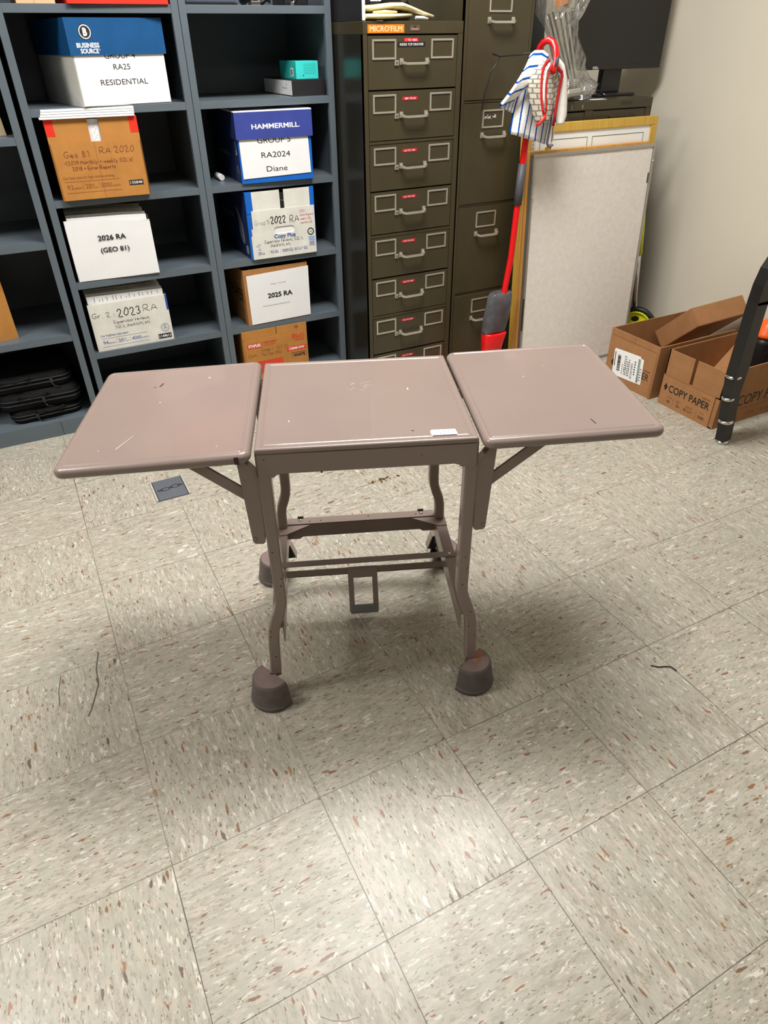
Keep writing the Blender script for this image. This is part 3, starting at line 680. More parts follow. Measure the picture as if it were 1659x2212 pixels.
b.text('HAMMERMILL', (.055, -.0086, .178), UX, UZ, .0155, WHITE, w=.180, bold=.02); b.disc((.238, -.0086, .180), UX, UZ, .0022, M('print_paleblue', (130, 170, 210), .5), seg=8); b.build('lid', t)
SIL = M('silver_print', (150, 152, 158), .5)
b = MB(); xs = -.0006; SU, SV = (0, -1, 0), (0, 0, 1)
b.disc((xs, .04, .045), SU, SV, .013, SIL, r2=.010, seg=16); b.build('seal_print', t); b = MB(); b.prism([(xs, .05, .09), (xs, .035, .115), (xs, .04, .14), (xs, .03, .12), (xs, .025, .095)], (-.0003, 0, 0), SIL); b.build('emblem_print', t); b = MB()
b.text('HAMMERMILL', (xs, .30, .08), SU, SV, .014, SIL, w=.16); b.build('side_print', t)
b = MB(); b.rings([[(-.046 + .011 * math.cos(a), yy, .012 + .011 * math.sin(a)) for a in [i * PI / 5 for i in range(10)]] for yy in (.11, .18)], WHITE)
o = b.build('paper_roll'); o.location = (.861, 1.93, .846); tag(o, 'small white paper roll lying behind the blue indigo-lidded box', 'paper roll')
# Copy Plus
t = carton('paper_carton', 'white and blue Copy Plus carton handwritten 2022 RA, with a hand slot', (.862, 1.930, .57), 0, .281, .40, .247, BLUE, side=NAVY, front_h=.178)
for xa, xb in ((.026, .138), (.155, .262)):
    b = MB(); b.box(xa, xb, -.0022, -.0005, .172, .246, WBOARD); b.box(0 if xa < .1 else xb, xa if xa < .1 else .281, -.0015, .003, .17, .247, BLUE); b.build('flap', t)
b = MB(); b.box(.138, .155, .004, .006, .16, .235, GAPM); b.box(.02, .26, .02, .2, .02, .20, PAPER2); b.box(.139, .154, .003, .0035, .206, .2085, SHELF); b.build('files', t)
b = MB()                                          # white panel with a real hand slot
sx, sz, sw, sh = .146, .100, .087, .027
b.box(.008, .278, -.004, -.001, .0, sz - sh / 2, WBOARD); b.box(.018, .278, -.004, -.001, sz + sh / 2, .179, WBOARD); b.box(.012, sx - sw / 2, -.004, -.001, sz - sh / 2, sz + sh / 2, WBOARD); b.box(sx + sw / 2, .278, -.004, -.001, sz - sh / 2, sz + sh / 2, WBOARD)
for sg in (-1, 1):
    cx = sx + sg * (sw / 2 - sh / 2); P = [(sx + sg * sw / 2, -.004, sz + sh / 2)] + [(cx + sg * sh / 2 * math.sin(a), -.004, sz + sh / 2 * math.cos(a)) for a in [i * PI / 10 for i in range(6)]]
    b.prism(P, (0, .003, 0), WBOARD); P = [(q[0], q[1], 2 * sz - q[2]) for q in P]; b.prism(P, (0, .003, 0), WBOARD)
b.box(sx - .045, sx + .045, -.0009, -.0004, sz - .02, sz + .016, PAPER)
y = -.0045
b.hand('Group 1', (.026, y, .126), UX, UZ, .019, INKG, w=.062, t=.0010); b.hand('1', (.073, y, .126), UX, UZ, .018, PEN, w=.012, t=.0014)
b.hand('2022', (.092, y, .127), UX, UZ, .026, INK, w=.066, t=.0036); b.hand('RA', (.172, y, .126), UX, UZ, .026, PEN, w=.042, t=.0022)
for i, sline in enumerate(('2021', 'Error Reports', 'weekly SQL', 'monthly SQL')): b.hand(('' if i == 0 else '-') + sline, (.214, y, .158 - i * .0145), UX, UZ, .009, PENR, w=[.026, .060, .050, .056][i], t=.0009)
b.text('Copy Plus', (.146, y, .0715), UX, UZ, .0145, INKB, w=.090, bold=.03, align='C')
b.hand("Supervisor reviews, SQL's,", (.058, y, .056), UX, UZ, .0125, PEN, w=.166, t=.0012); b.hand('checklists, etc.', (.082, y, .0405), UX, UZ, .0125, PEN, w=.090, t=.0012)
for st, x, w_, hh in (('20', .028, .014, .011), ('LB.', .044, .012, .006), ('92', .080, .013, .011), ('5000', .129, .027, .011), ('8½"x11"', .183, .036, .011)): b.text(st, (x, y, .0165), UX, UZ, hh, INKB, w=w_, bold=.01)
for x in (.073, .121, .177): b.box(x, x + .0006, y, y + .0002, .013, .031, INKB)
for x in (.096, .158, .222): b.box(x, x + .017, y, y + .0002, .017, .0185, INKB); b.box(x, x + .017, y, y + .0002, .022, .0235, INKB); b.box(x, x + .014, y, y + .0002, .027, .028, INKB)
b.disc((.257, y, .082), UX, UZ, .0135, INK, r2=.0100, seg=24); b.disc((.257, y, .082), UX, UZ, .0142, INK, r2=.0137, seg=24); b.text('SFI', (.257, y, .078), UX, UZ, .006, INK, w=.010, align='C')
b.box(.246, .272, y, y + .0002, .028, .029, INKB); b.box(.246, .272, y, y + .0002, .062, .063, INKB); b.box(.246, .2466, y, y + .0002, .028, .063, INKB); b.box(.2714, .272, y, y + .0002, .028, .063, INKB); b.box(.248, .270, y, y + .0002, .047, .060, M('print_paleblue', (130, 170, 210), .5))
for i in range(3):
    for j in range(2): b.box(.250 + i * .0065, .2545 + i * .0065, y, y + .0002, .032 + j * .007, .0365 + j * .007, INKB)
b.hand('v', (.024, y, .045), UX, UZ, .012, INKB, w=.008, t=.0012); b.disc((.0355, y, .051), UX, UZ, .0062, INKB, r2=.0052, seg=12, a0=-.7, a1=3.9); b.box(.0345, .0357, y, y + .0002, .040, .048, INKB); b.text('FSC', (.036, y, .033), UX, UZ, .005, INKB, w=.012, align='C'); b.build('front_panel', t)
b = MB(); xs = -.0006                             # striped silver leaf emblem and seal on the dark side
P = [(.14, .178), (.115, .170), (.09, .150), (.072, .12), (.062, .085), (.06, .06), (.072, .045), (.09, .05), (.11, .065), (.12, .09), (.115, .12), (.118, .15)]
b.prism([(xs, q[0], q[1]) for q in P], (-.0004, 0, 0), SIL)
for k_ in (-.012, .004, .018): b.bar([(xs - .0006, .105 + k_, .145), (xs - .0006, .09 + k_, .10), (xs - .0006, .082 + k_, .06)], .0012, .0006, NAVY, up=(1, 0, 0))
b.build('leaf_emblem', t); b = MB(); b.disc((xs, .038, .032), SU, SV, .015, WHITE, r2=.0125, seg=20); b.disc((xs, .038, .032), SU, SV, .008, SIL, seg=12); b.build('seal_print', t); b = MB(); b.text('Copy Plus', (xs, .34, .13), SU, SV, .02, SIL, w=.16); b.build('side_print', t)
# 2025 RA
t = carton('paper_carton', 'brown carton with a large 2025 RA sheet taped to the front', (.819, 1.940, .303), 1.5, .281, .42, .227, KRAFT)
b = MB(); b.prism([(.014, -.002, .004), (.281, -.002, .006), (.284, -.002, .212), (.012, -.002, .205)], (0, -.001, 0), PAPER); y = -.0036
b.text('2025 RA', (.150, y, .105), UX, UZ, .0185, INK, w=.110, bold=.035, align='C'); b.text('Group 1 Tony RA', (.146, y, .158), UX, UZ, .005, INKG, w=.066, align='C'); b.text('See Review Daily Checklist File', (.130, y, .072), UX, UZ, .005, INKG, w=.120, align='C'); b.build('paper_sign', t)
b = MB(); b.box(.0, .15, -.001, .0, .205, .226, KRAFT); b.box(.139, .1397, -.0014, -.0008, .205, .227, CREASE); xs = -.0006
b.text('COPY PAPER', (xs, .34, .095), SU, SV, .05, INK, w=.32); b.text('multipurpose', (xs, .15, .152), SU, SV, .01, INK, w=.08); b.box(xs, xs + .0003, .02, .2, .06, .063, INKBR); b.build('side_print', t)
# Staples
t = carton('paper_carton', 'orange-brown copy paper carton with red labels, bottom of the right shelving', (.779, 1.932, .062), 0, .291, .40, .22, KRAFT2, front_h=.19)
for xa, xb in ((0, .1505), (.1535, .291)):
    b = MB(); b.box(xa, xb, -.0005, .0035, .188, .222, KRAFT2); b.box(xa, xb, -.001, -.0004, .189, .190, CREASE)
    if xa > .1: b.disc((.244, -.001, .208), UX, UZ, .007, INKRED, r2=.006, seg=12); b.box(.2435, .2445, -.0012, -.0008, .198, .218, INK); b.box(.234, .254, -.0012, -.0008, .2075, .2085, INK)
    b.build('flap', t)
b = MB(); b.box(.006, .288, -.003, -.001, 0, .189, KRAFT2); y = -.0036
b.box(.017, .080, y, y + .0004, .147, .168, INKRED); b.text('STAPLES', (.0485, y - .0003, .152), UX, UZ, .012, WHITE, w=.054, bold=.03, align='C')
b.text('copy paper', (.088, y, .161), UX, UZ, .0125, INKRED, w=.062, bold=.02); b.box(.089, .145, y, y + .0003, .152, .1535, INKRED)
b.text('8½x11', (.219, y, .160), UX, UZ, .019, INKRED, w=.054, bold=.04); b.text('in.', (.275, y, .161), UX, UZ, .006, INKRED, w=.007); b.text('letter size', (.232, y, .148), UX, UZ, .0075, INKRED, w=.042, bold=.02)
b.hand('Group 1 - GEO 80', (.078, y, .126), UX, UZ, .015, PENB, w=.122, t=.0009); b.hand('Tax Year 2022', (.078, y, .106), UX, UZ, .013, PENB, w=.090, t=.0009); b.hand('Clerk', (.016, y, .110), UX, UZ, .013, PENB, w=.040, t=.0009)
b.box(.192, .283, y, y + .0004, .105, .125, INKRED); b.text('135848-WW', (.2375, y - .0003, .110), UX, UZ, .011, WHITE, w=.072, bold=.02, align='C')
b.box(.212, .281, y, y + .0003, .094, .0955, INK); b.box(.212, .213, y, y + .0003, .07, .095, INK); b.box(.280, .281, y, y + .0003, .07, .095, INK); b.text('WHITE', (.2465, y, .076), UX, UZ, .013, INK, w=.055, bold=.04, align='C')
b.box(.05, .17, y, y + .0004, .03, .085, INKRED); b.build('front_panel', t)
# small boxes
b = MB(); b.box(0, .132, 0, .30, 0, .052, BLACKB, .001); b.box(-.0008, 0, .004, .296, .003, .049, WHITE); b.text('LP', (-.0012, .06, .033), SU, SV, .006, INK, w=.008); b.text('Toner Cart', (-.0012, .10, .022), SU, SV, .006, INK, w=.05)
o = b.build('flat_box'); o.location = (1.108, 1.985, 1.115); o.rotation_euler = (0, 0, math.radians(1)); tag(o, 'flat black box with a white side, under the teal box', 'box')
b = MB(); b.box(0, .088, 0, .17, 0, .056, TEAL, .001); b.box(-.0006, 0, .03, .055, .008, .034, WHITE); b.box(-.001, -.0006, .034, .05, .012, .03, INKG)
for i in range(7): b.box(.03, .078, -.0004, 0, .016 + i * .005, .0168 + i * .005, M('teal_print', (36, 150, 148), .5))
b.disc((.028, -.0004, .011), UX, UZ, .0022, INK, seg=8)
o = b.build('small_box'); o.location = (1.131, 1.994, 1.1678); tag(o, 'small teal box sitting on the flat black box', 'box')
# top row
b = MB(); b.box(0, .109, 0, .25, 0, .14, kraft('pale_carton', (212, 176, 140)), .001); b.box(.0, .109, -.001, 0, .06, .064, CREASE); b.box(.05, .0505, -.0006, 0, 0, .14, CREASE)
o = b.build('carton'); o.location = (.244, 1.95, 1.384); tag(o, 'pale tan carton on the top shelf, left of the red box', 'box')
t = carton('paper_carton', 'bright red paper carton on the top shelf of the middle unit', (.384, 1.925, 1.384), 1.0, .305, .40, .24, REDB)
b = MB(); [b.box(.195 + i * .0155, .2065 + i * .0155, -.0006, 0, .011, .026, M('print_peach', (240, 150, 110), .5)) for i in range(5)]; b.build('front_print', t)
GREYB = M('blue_grey_plastic', (70, 78, 92), .4)
b = MB(); b.box(0, .17, 0, .25, .006, .03, GREYB, .004); b.box(-.004, .174, -.004, .254, .0, .006, BLACK); b.box(.0, .17, .0, .25, .03, .10, BLACK, .004)
o = b.build('laptop_dock'); o.location = (.75, 1.955, 1.384); tag(o, 'stack of dark blue-grey electronics, left on the top shelf over the teal box', 'electronics')
b = MB(); P = [(.06 + .05 * math.cos(a) * (1 + .08 * math.sin(3 * a)), .09 + .06 * math.sin(a), .012 + .007 * math.sin(5 * a) + .006 * a / 6.3) for a in [i * .25 for i in range(76)]]
b.tube(P, .0042, BLACK, 7); b.box(.02, .055, .02, .05, .0, .012, CHROME, .002)
o = b.build('cable_coil'); o.location = (.955, 1.945, 1.384); tag(o, 'coiled black cable with a silver plug on the top right shelf', 'cable')
b = MB(); b.box(0, .09, .03, .16, .0, .05, BLACK, .008); b.tube([(.045, .03, .02), (.03, .015, .012), (.02, .012, .006)], .003, CHROME, 7); b.box(.012, .026, .004, .014, .001, .010, CHROME, .002)
o = b.build('power_adapter'); o.location = (1.10, 1.945, 1.384); tag(o, 'black power adapter with shiny plug at the right end of the top shelf', 'adapter')
# left unit
t = carton('paper_carton', 'plain brown carton cut by the left photo edge, above the laptop bags', (-.340, 1.955, .389), 9, .302, .38, .26, KRAFT2)
b = MB(); b.box(.0, .302, -.0015, 0, .255, .26, CREASE); b.build('rim', t)
b = MB()
for i in range(16):
    k_ = i / 15; b.rings([[(x, yy + .012 * k_, z) for (x, z) in [(-.16, 0), (.0 + .018 * (1 - k_), 0), (.014, .06), (.018, .12), (.004, .19), (-.012, .205), (-.16, .205)]] for yy in (i * .012, i * .012 + .0105)], M('manila_file', (216, 196, 160), .8, var=.08), smooth=False)
o = b.build('paper_file'); o.location = (.098, 2.03, 1.04); tag(o, 'bulging cream paper file on the upper left shelf', 'file')
def laptop_bag(i, loc, rz, w, d, h, label):
    t = thing('laptop_bag', label, 'bag', loc, math.radians(rz), 'black laptop bags stacked on the base shelf')
    b = MB(); rr = []
    for f, z in ((.93, 0), (.985, .12), (1, .35), (.99, .6), (.96, .85), (.88, 1)):
        rr.append([(q[0], q[1], z * h + .0015 * math.sin(q[0] * 40 + i) * z - .001) for q in rrect(w * (1 - f) / 2, w - w * (1 - f) / 2, d * (1 - f) / 2, d - d * (1 - f) / 2, .04, 0)])
    b.rings(rr, BLACKF); b.build('body', t)
    for zz in (.38, .62):
        b = MB(); P = [(q[0], q[1], q[2]) for q in rrect(-.0015, w + .0015, -.0015, d + .0015, .041, h * zz)]; b.tube(P + [P[0]], .0028, M('zip', (26, 26, 29), .6), 6); b.build('zipper', t)
    b = MB(); x = w * (.32 + .2 * i); b.box(x, x + .012, -.006, .0, h * .30, h * .68, M('zip_pull', (60, 60, 62), .3, .6), .002); b.tube([(x + .006, -.004, h * .30), (x + .012, -.008, h * .1), (x + .035, -.008, h * -.02)], .0018, M('zip_pull'), 6); b.build('zip_pull', t)
    b = MB(); x = w * (.55 - .12 * i); b.tube([(x - .05, .0, h * .8), (x - .045, -.022, h * .95), (x, -.028, h * .88), (x + .045, -.022, h * .95), (x + .05, 0, h * .8)], .006, BLACKF, 8); b.build('handle', t)
    return t
laptop_bag(0, (-.155, 1.965, .0625), 4, .26, .30, .052, 'black laptop bag at the bottom of the stack on the left base shelf')
laptop_bag(1, (-.185, 1.975, .1155), -1, .295, .30, .068, 'black laptop bag in the middle of the stack on the left base shelf')
laptop_bag(2, (-.195, 1.985, .1845), 1, .29, .30, .062, 'topmost black laptop bag of the stack on the left base shelf')

# ================================================================== MICROFILM CABINET
CY = 1.70
def drawer_handle(b, x0, x1, z):
    for x in (x0, x1 - .014): b.box(x, x + .014, -.004, 0, z - .006, z + .013, SATIN, .001)
    P = [(x0 + .007, -.004, z + .003), (x0 + .010, -.018, z), (x0 + .020, -.026, z - .002), (x1 - .020, -.026, z - .002), (x1 - .010, -.018, z), (x1 - .007, -.004, z + .003)]
    b.sweep(P, [(-.0045, -.0035), (.0045, -.0035), (.0045, .0035), (-.0045, .0035)], SATIN, smooth=False, up=(0, 0, 1))
def holder(b, x0, x1, z0, z1, m=SATIN, t=.006):
    b.box(x0, x1, -.003, 0, z1 - t, z1, m, .0006); b.box(x0, x1, -.003, 0, z0, z0 + t, m, .0006); b.box(x0, x0 + t, -.003, 0, z0 + t, z1 - t, m); b.box(x1 - t, x1, -.003, 0, z0 + t, z1 - t, m)
MX0, MX1, MZ = 1.266, 1.662, 1.336
cab = thing('microfilm_cabinet', 'olive metal card cabinet with eight drawers and an orange label strip', 'cabinet', (MX0, CY, 0))
w = MX1 - MX0; b = MB()
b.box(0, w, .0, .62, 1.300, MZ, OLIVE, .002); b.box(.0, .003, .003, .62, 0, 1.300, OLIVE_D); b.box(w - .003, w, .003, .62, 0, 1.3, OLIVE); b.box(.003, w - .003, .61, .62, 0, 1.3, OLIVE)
b.box(0, .0155, .001, .02, 0, 1.3, OLIVE, .0008); b.box(w - .0205, w, .001, .02, 0, 1.3, OLIVE, .0008); b.box(.003, w - .003, .03, .035, 0, 1.3, GAPM)
b.box(.0155, w - .0205, .002, .03, 0, .012, OLIVE)
for z in (.975, .652, .331): b.box(.0155, w - .0205, .0, .03, z - .004, z + .005, OLIVE, .001)
b.build('body', cab)
b = MB(); b.box(.017, .156, -.0014, 0, 1.303, 1.3265, M('orange_label', (250, 120, 14), .45)); b.text("MICRO'FILM", (.025, -.0017, 1.3075), UX, UZ, .015, M('label_cream', (250, 226, 190), .5), w=.123); o = b.build('title_label', cab); o['label'] = 'orange embossed label strip'
PLATE = M('maker_plate', (120, 104, 92), .3, .7)
b = MB(); b.box(.179, .217, -.0012, 0, 1.308, 1.325, PLATE); b.box(.183, .213, -.0016, -.0012, 1.311, 1.316, M('plate_red', (150, 110, 100), .4)); b.disc((.198, -.0017, 1.320), UX, UZ, .003, BLACK, seg=8)
for x in (.181, .215): b.disc((x, -.0018, 1.317), UX, UZ, .0018, CHROME, seg=8)
b.build('maker_plate', cab)
TAGS = ['1 TO 48A', '48A TO 65', '66 TO 130', '131 TO 175', '176 TO 215', '260 TO 300', '301 TO 350', '351 TO 400']
DT = [1.296, 1.136, .970, .811, .648, .487, .326, .166]; DB = [1.139, .981, .814, .659, .491, .337, .170, .014]
TR = M('tag_red', (196, 26, 44), .35); TBK = M('tag_black', (24, 24, 26), .35)
for i, (zt, zb) in enumerate(zip(DT, DB)):
    d = MB(); d.box(.0175, w - .0225, .0015, .024, zb + .0015, zt - .0005, OLIVE, .0012); dr = d.build('drawer', cab)
    for xa in (.033, .265):
        d = MB(); holder(d, xa, xa + .0925, zt - .068, zt - .010); o = d.build('label_holder', dr); o.location = (0, .0015, 0)
    d = MB(); drawer_handle(d, .139, .256, zt - .078); o = d.build('handle', dr); o.location = (0, .0015, 0)
    d = MB(); d.box(.119, .135, -.005, 0, zt - .086, zt - .070, SATIN, .0015); d.box(.124, .131, -.0056, -.004, zt - .082, zt - .074, M('latch_inset', (120, 112, 98), .4, .6)); o = d.build('latch', dr); o.location = (0, .0015, 0)  # latch face has a small darker metal inset
    d = MB(); tz = zt - (.018 if i == 0 else .030); ta = .157 if i == 0 else .152; tb = .214 if i == 0 else .214
    d.box(ta, tb, -.001, 0, tz, tz + .0105, TR); d.text(TAGS[i], ((ta + tb) / 2, -.0014, tz + .0022), UX, UZ, .006, WHITE, w=.045, align='C'); o = d.build('number_tag', dr); o.location = (0, .0015, 0)
    if i == 0:
        d = MB(); d.box(.133, .241, -.001, 0, tz - .014, tz - .001, TBK); d.text('INDEX TOP DRAWER', (.187, -.0014, tz - .011), UX, UZ, .0072, WHITE, w=.094, align='C'); o = d.build('index_tag', dr); o.location = (0, .0015, 0)
# on top of it
b = MB(); b.box(0, .012, 0, .30, 0, .28, BLACKB, .0015); b.box(.001, .012, -.001, .0, .002, .278, WHITE); o = b.build('binder'); o.location = (MX0 + .003, CY + .012, MZ); tag(o, 'black binder with a white edge standing on the card cabinet', 'binder')
g = thing('work_gloves', 'cream work gloves lying folded on top of the card cabinet', 'gloves', (1.285, 1.745, MZ))
def lump(path, w, h, m, seg=12):
    b = MB(); n = len(path); sc = [.55 + .45 * math.sin(PI * min(1, .18 + .82 * i / (n - 1)) ** .8) for i in range(n)]
    b.sweep(path, [(w / 2 * math.cos(2 * PI * i / seg), h / 2 * math.sin(2 * PI * i / seg) * (1 + .15 * math.sin(6 * PI * i / seg))) for i in range(seg)], m, scale=sc); return b
lump([(0, .0, .012), (.04, -.004, .012), (.09, .0, .013), (.14, .004, .015), (.18, .0, .017)], .11, .020, CREAM).build('lower_glove', g)
lump([(-.004, .01, .034), (.05, .008, .036), (.10, .006, .041), (.145, .004, .042), (.18, .002, .034), (.22, -.006, .022), (.262, -.012, .012)], .10, .022, CREAM).build('upper_glove', g)
b = lump([(.03, -.02, .024), (.07, -.028, .025), (.115, -.03, .024)], .03, .013, CREAM); b.build('thumb', g)
b = lump([(.19, -.03, .010), (.215, -.034, .009), (.235, -.036, .006)], .022, .011, TERRYW); b.build('cuff', g)
b = MB(); rg = random.Random(5); rr = []
for j in range(7):
    f = [1, 1.05, .98, .9, .7, .45, .1][j]; rr.append([(.12 + .13 * f * math.cos(a) * (1 + rg.uniform(-.12, .12)), .09 * f * math.sin(a) * (1 + rg.uniform(-.12, .12)), .012 + j * .022 + rg.uniform(-.004, .004)) for a in [i * PI / 9 for i in range(18)]])
for q in rr[0]: pass
rr[0] = [(q[0], q[1], 0) for q in rr[0]]
b.rings(rr, M('black_film', (18, 18, 20), .18, bump=.6, bs=30), smooth=False); o = b.build('plastic_sack'); o.location = (1.31, 1.93, MZ); tag(o, 'crumpled black plastic sack behind the cream gloves', 'bag')

# ================================================================== TALL FILE CABINET
TX0, TX1 = 1.668, 1.966; w = TX1 - TX0
fc = thing('file_cabinet', 'tall olive four-drawer file cabinet behind the red mop', 'cabinet', (TX0, CY, 0))
b = MB(); ZT = 1.475
b.box(0, .003, .002, .68, 0, ZT, OLIVE); b.box(w - .003, w, .002, .68, 0, ZT, OLIVE); b.box(.003, w - .003, .67, .68, 0, ZT, OLIVE); b.box(0, w, 0, .68, ZT - .03, ZT, OLIVE, .002); b.box(0, .012, .001, .02, 0, ZT - .03, OLIVE); b.box(w - .010, w, .001, .02, 0, ZT - .03, OLIVE); b.box(.003, w - .003, .03, .034, 0, ZT - .03, GAPM)
for z in (1.088, .725, .367): b.box(.012, w - .010, .003, .02, z - .003, z + .005, OLIVE, .001)
b.box(.012, w - .01, .003, .03, 0, .012, OLIVE); b.build('body', fc)
for i, (zt, zb) in enumerate(((1.444, 1.094), (1.083, .731), (.720, .373), (.362, .014))):
    yo = .0 if i < 3 else -.006
    d = MB(); d.box(.0135, w - .0115, yo + .0005, .026, zb, zt, OLIVE, .0015); dr = d.build('drawer', fc)
    d = MB(); holder(d, .099, .197, zt - .083, zt - .022, SATIN, .0055)
    if i == 1: d.hand('PCPI, VR', (.110, -.0006, zt - .050), UX, UZ, .010, WHITE, w=.055, t=.0016)
    o = d.build('label_holder', dr); o.location = (0, yo + .0005, 0)
    d = MB(); drawer_handle(d, .094, .212, zt - .110); o = d.build('handle', dr); o.location = (0, yo + .0005, 0)

# ================================================================== LOW CABINET, MONITOR, BAG
LX0, LX1, LZ = 1.975, 2.655, 1.071; w = LX1 - LX0; LY = 1.71
lc = thing('drawer_cabinet', 'low olive drawer cabinet under the black monitor', 'cabinet', (LX0, LY, 0))
b = MB(); b.box(0, w, 0, .55, LZ - .036, LZ, OLIVE, .003); b.box(0, .004, .002, .55, 0, LZ - .036, OLIVE); b.box(w - .004, w, .002, .55, 0, LZ - .036, OLIVE); b.box(.004, w - .004, .54, .55, 0, LZ - .036, OLIVE); b.box(.004, w - .004, .03, .034, 0, LZ - .036, GAPM)
b.box(.31, .352, .002, .03, 0, LZ - .036, OLIVE); b.box(w - .03, w, .002, .03, 0, LZ - .036, OLIVE); b.box(0, .02, .002, .03, 0, LZ - .036, OLIVE); b.box(.20, .24, -.0006, .001, LZ - .03, LZ - .008, OLIVE)
for (x, za, zb) in ((.235, LZ - .03, LZ - .012), (.291, LZ - .027, LZ - .014)): b.box(x, x + .0014, -.0008, 0, za, zb, M('pale_scratch'))
b.box(.50, .56, -.0008, 0, LZ - .022, LZ - .010, OLIVE_D); b.build('body', lc)
for (xa, xb, zs) in ((.021, .309, ((1.030, .80), (.79, .42), (.41, .02))), (.354, w - .032, ((1.032, .86), (.85, .66), (.65, .34), (.33, .02)))):
    for zt, zb in zs:
        d = MB(); d.box(xa, xb, .004, .028, zb, zt, OLIVE, .0015); dr = d.build('drawer', lc); xm = (xa + xb) / 2
        d = MB(); d.box(xm - .055, xm + .055, -.008, .004, zt - .026, zt - .020, OLIVE, .001); d.box(xm - .055, xm + .055, -.008, -.005, zt - .026, zt - .030, OLIVE); d.build('pull', dr)
b = MB(); b.prism([(0, 0, 0), (.075, -.006, 0), (.08, .03, 0), (.005, .034, 0)], (0, 0, .001), PAPER); o = b.build('paper_slip'); o.location = (2.325, 1.725, LZ); tag(o, 'slip of white paper on the low cabinet under the monitor', 'paper')
mon = thing('computer_monitor', 'black flat-screen monitor on the low olive cabinet by the wall', 'monitor', (2.568, 1.885, LZ))
SCR = M('screen', (20, 20, 21), .35, var=.02)
b = MB(); b.box(-.285, .25, -.02, .012, .098, .44, BLACK, .003); b.build('case', mon)
b = MB(); b.box(-.272, .237, -.0212, -.0195, .117, .427, SCR); b.build('screen', mon)
b = MB(); b.text('DELL', (-.139, -.0214, .1015), UX, UZ, .0085, M('logo_silver', (210, 204, 196), .4), w=.032, bold=.05); b.build('logo', mon)
b = MB(); b.box(-.055, .055, .005, .035, .01, .25, BLACK, .006); b.build('stand_neck', mon)
b = MB(); b.box(-.13, .09, -.06, .13, 0, .011, BLACK, .004); b.build('stand_base', mon)
b = MB(); b.tube([(-.14, -.01, .03), (-.13, -.045, .03), (-.11, -.06, .018), (-.098, -.062, .012)], .003, BLACK, 6); b.tube([(-.098, -.062, .012), (-.088, -.064, .008)], .0035, CHROME, 6); b.build('cable', mon)
# narrow dark upright object of unknown kind, behind the bag
b = MB(); b.box(0, .10, 0, .02, 0, .40, BLACK, .003); b.box(.012, .026, -.003, 0, .06, .22, GREYB); o = b.build('dark_object'); o.location = (2.085, 1.88, LZ); o.rotation_euler = (math.radians(-6), 0, 0); tag(o, 'dark narrow object of unknown kind standing between the tall cabinet and the clear bag', 'case')
cb = thing('bagged_stand', 'metal stand with an orange tag wrapped in a clear plastic bag, beside the monitor', 'equipment stand', (2.225, 1.775, LZ), math.radians(8))
b = MB(); X = Matrix.Rotation(math.radians(20), 4, 'Z'); b.box(-.12, .14, -.06, .05, .018, .034, ALU, .003, X=X); b.box(-.12, .14, -.06, -.055, .03, .044, M('pale_edge', (206, 204, 196), .5), .001, X=X); b.build('base_tray', cb)
b = MB()
for (x0_, x1_) in ((-.160, .0), (-.135, .022), (-.098, .034), (-.066, .052)): b.bar([(x0_, -.01, .295), (x1_, -.012, .034)], .011, .011, SATIN)
b.build('posts', cb)
b = MB(); b.box(-.195, -.165, -.03, .0, .285, .335, SATIN, .003); b.box(-.075, -.045, -.03, 0, .305, .36, SATIN, .003); b.box(-.17, -.05, -.02, .0, .292, .310, SATIN, .002); b.build('clamps', cb)
b = MB(); b.prism([(-.155, -.034, .306), (-.092, -.036, .318), (-.088, -.036, .42), (-.158, -.034, .42)], (0, -.001, 0), M('orange_tag', (244, 150, 84), .6)); b.build('tag', cb)['label'] = 'orange paper tag'
b = MB(); rg = random.Random(9); rr = []
for (z, cx, rx, ry) in ((.003, .034, .10, .05), (.022, .036, .105, .055), (.051, .056, .112, .055), (.064, .042, .10, .052), (.076, .024, .086, .05), (.108, .000, .080, .046), (.145, -.014, .081, .044), (.18, -.037, .079, .042), (.211, -.059, .080, .042), (.253, -.088, .085, .044), (.27, -.092, .10, .047), (.287, -.093, .113, .05), (.328, -.082, .132, .055), (.37, -.07, .15, .055), (.43, -.06, .17, .06)):
    rr.append([(cx + rx * math.cos(a) * (1 + rg.uniform(-.07, .07)), -.005 + ry * math.sin(a) * (1 + rg.uniform(-.24, .24)), z + rg.uniform(-.004, .004) * (z > .01)) for a in [i * PI / 12 for i in range(24)]])
b.rings(rr, BAG, caps=(True, False), smooth=False); b.build('plastic_bag', cb)['label'] = 'clear plastic bag'

# ================================================================== LEANING BOARDS
LEAN = math.atan2(.055, .912)
def board(name, label, x0, x1, h, yoff, th, build, cat):
    t = thing(name, label, cat, (x0, 1.515 + yoff, 0)); t.rotation_euler = (-LEAN, 0, 0); build(t, x1 - x0, h, th); return t
def bd_white(t, w, h, th):
    b = MB(); b.box(.012, w - .012, .004, th - .002, .012, h - .012, FELT); b.build('panel', t)
    b = MB(); f = .013
    b.box(0, w, 0, th, h - f, h, ALU, .002); b.box(0, w, 0, th, 0, f, ALU, .002); b.box(0, f * .8, 0, th, f, h - f, ALU, .002); b.box(w - f * .8, w, 0, th, f, h - f, ALU, .002); b.build('frame', t)
    for (x, z) in ((.008, h - .10), (.007, h - .155), (w - .008, h - .065)):
        b = MB(); b.lathe([(.005, 0), (.005, .004), (.002, .006), (0, .006)], CHROME, X=Matrix.Translation((x, 0, z)) @ Matrix.Rotation(PI / 2, 4, 'X'), seg=10); b.build('screw', t)
    b = MB(); b.box(w - .02, w - .016, .002, .005, h - .15, h - .11, GAPM); b.build('tear', t); b = MB(); b.box(.0, .004, -.001, .003, .22, .36, GAPM); b.build('chipped_edge', t)
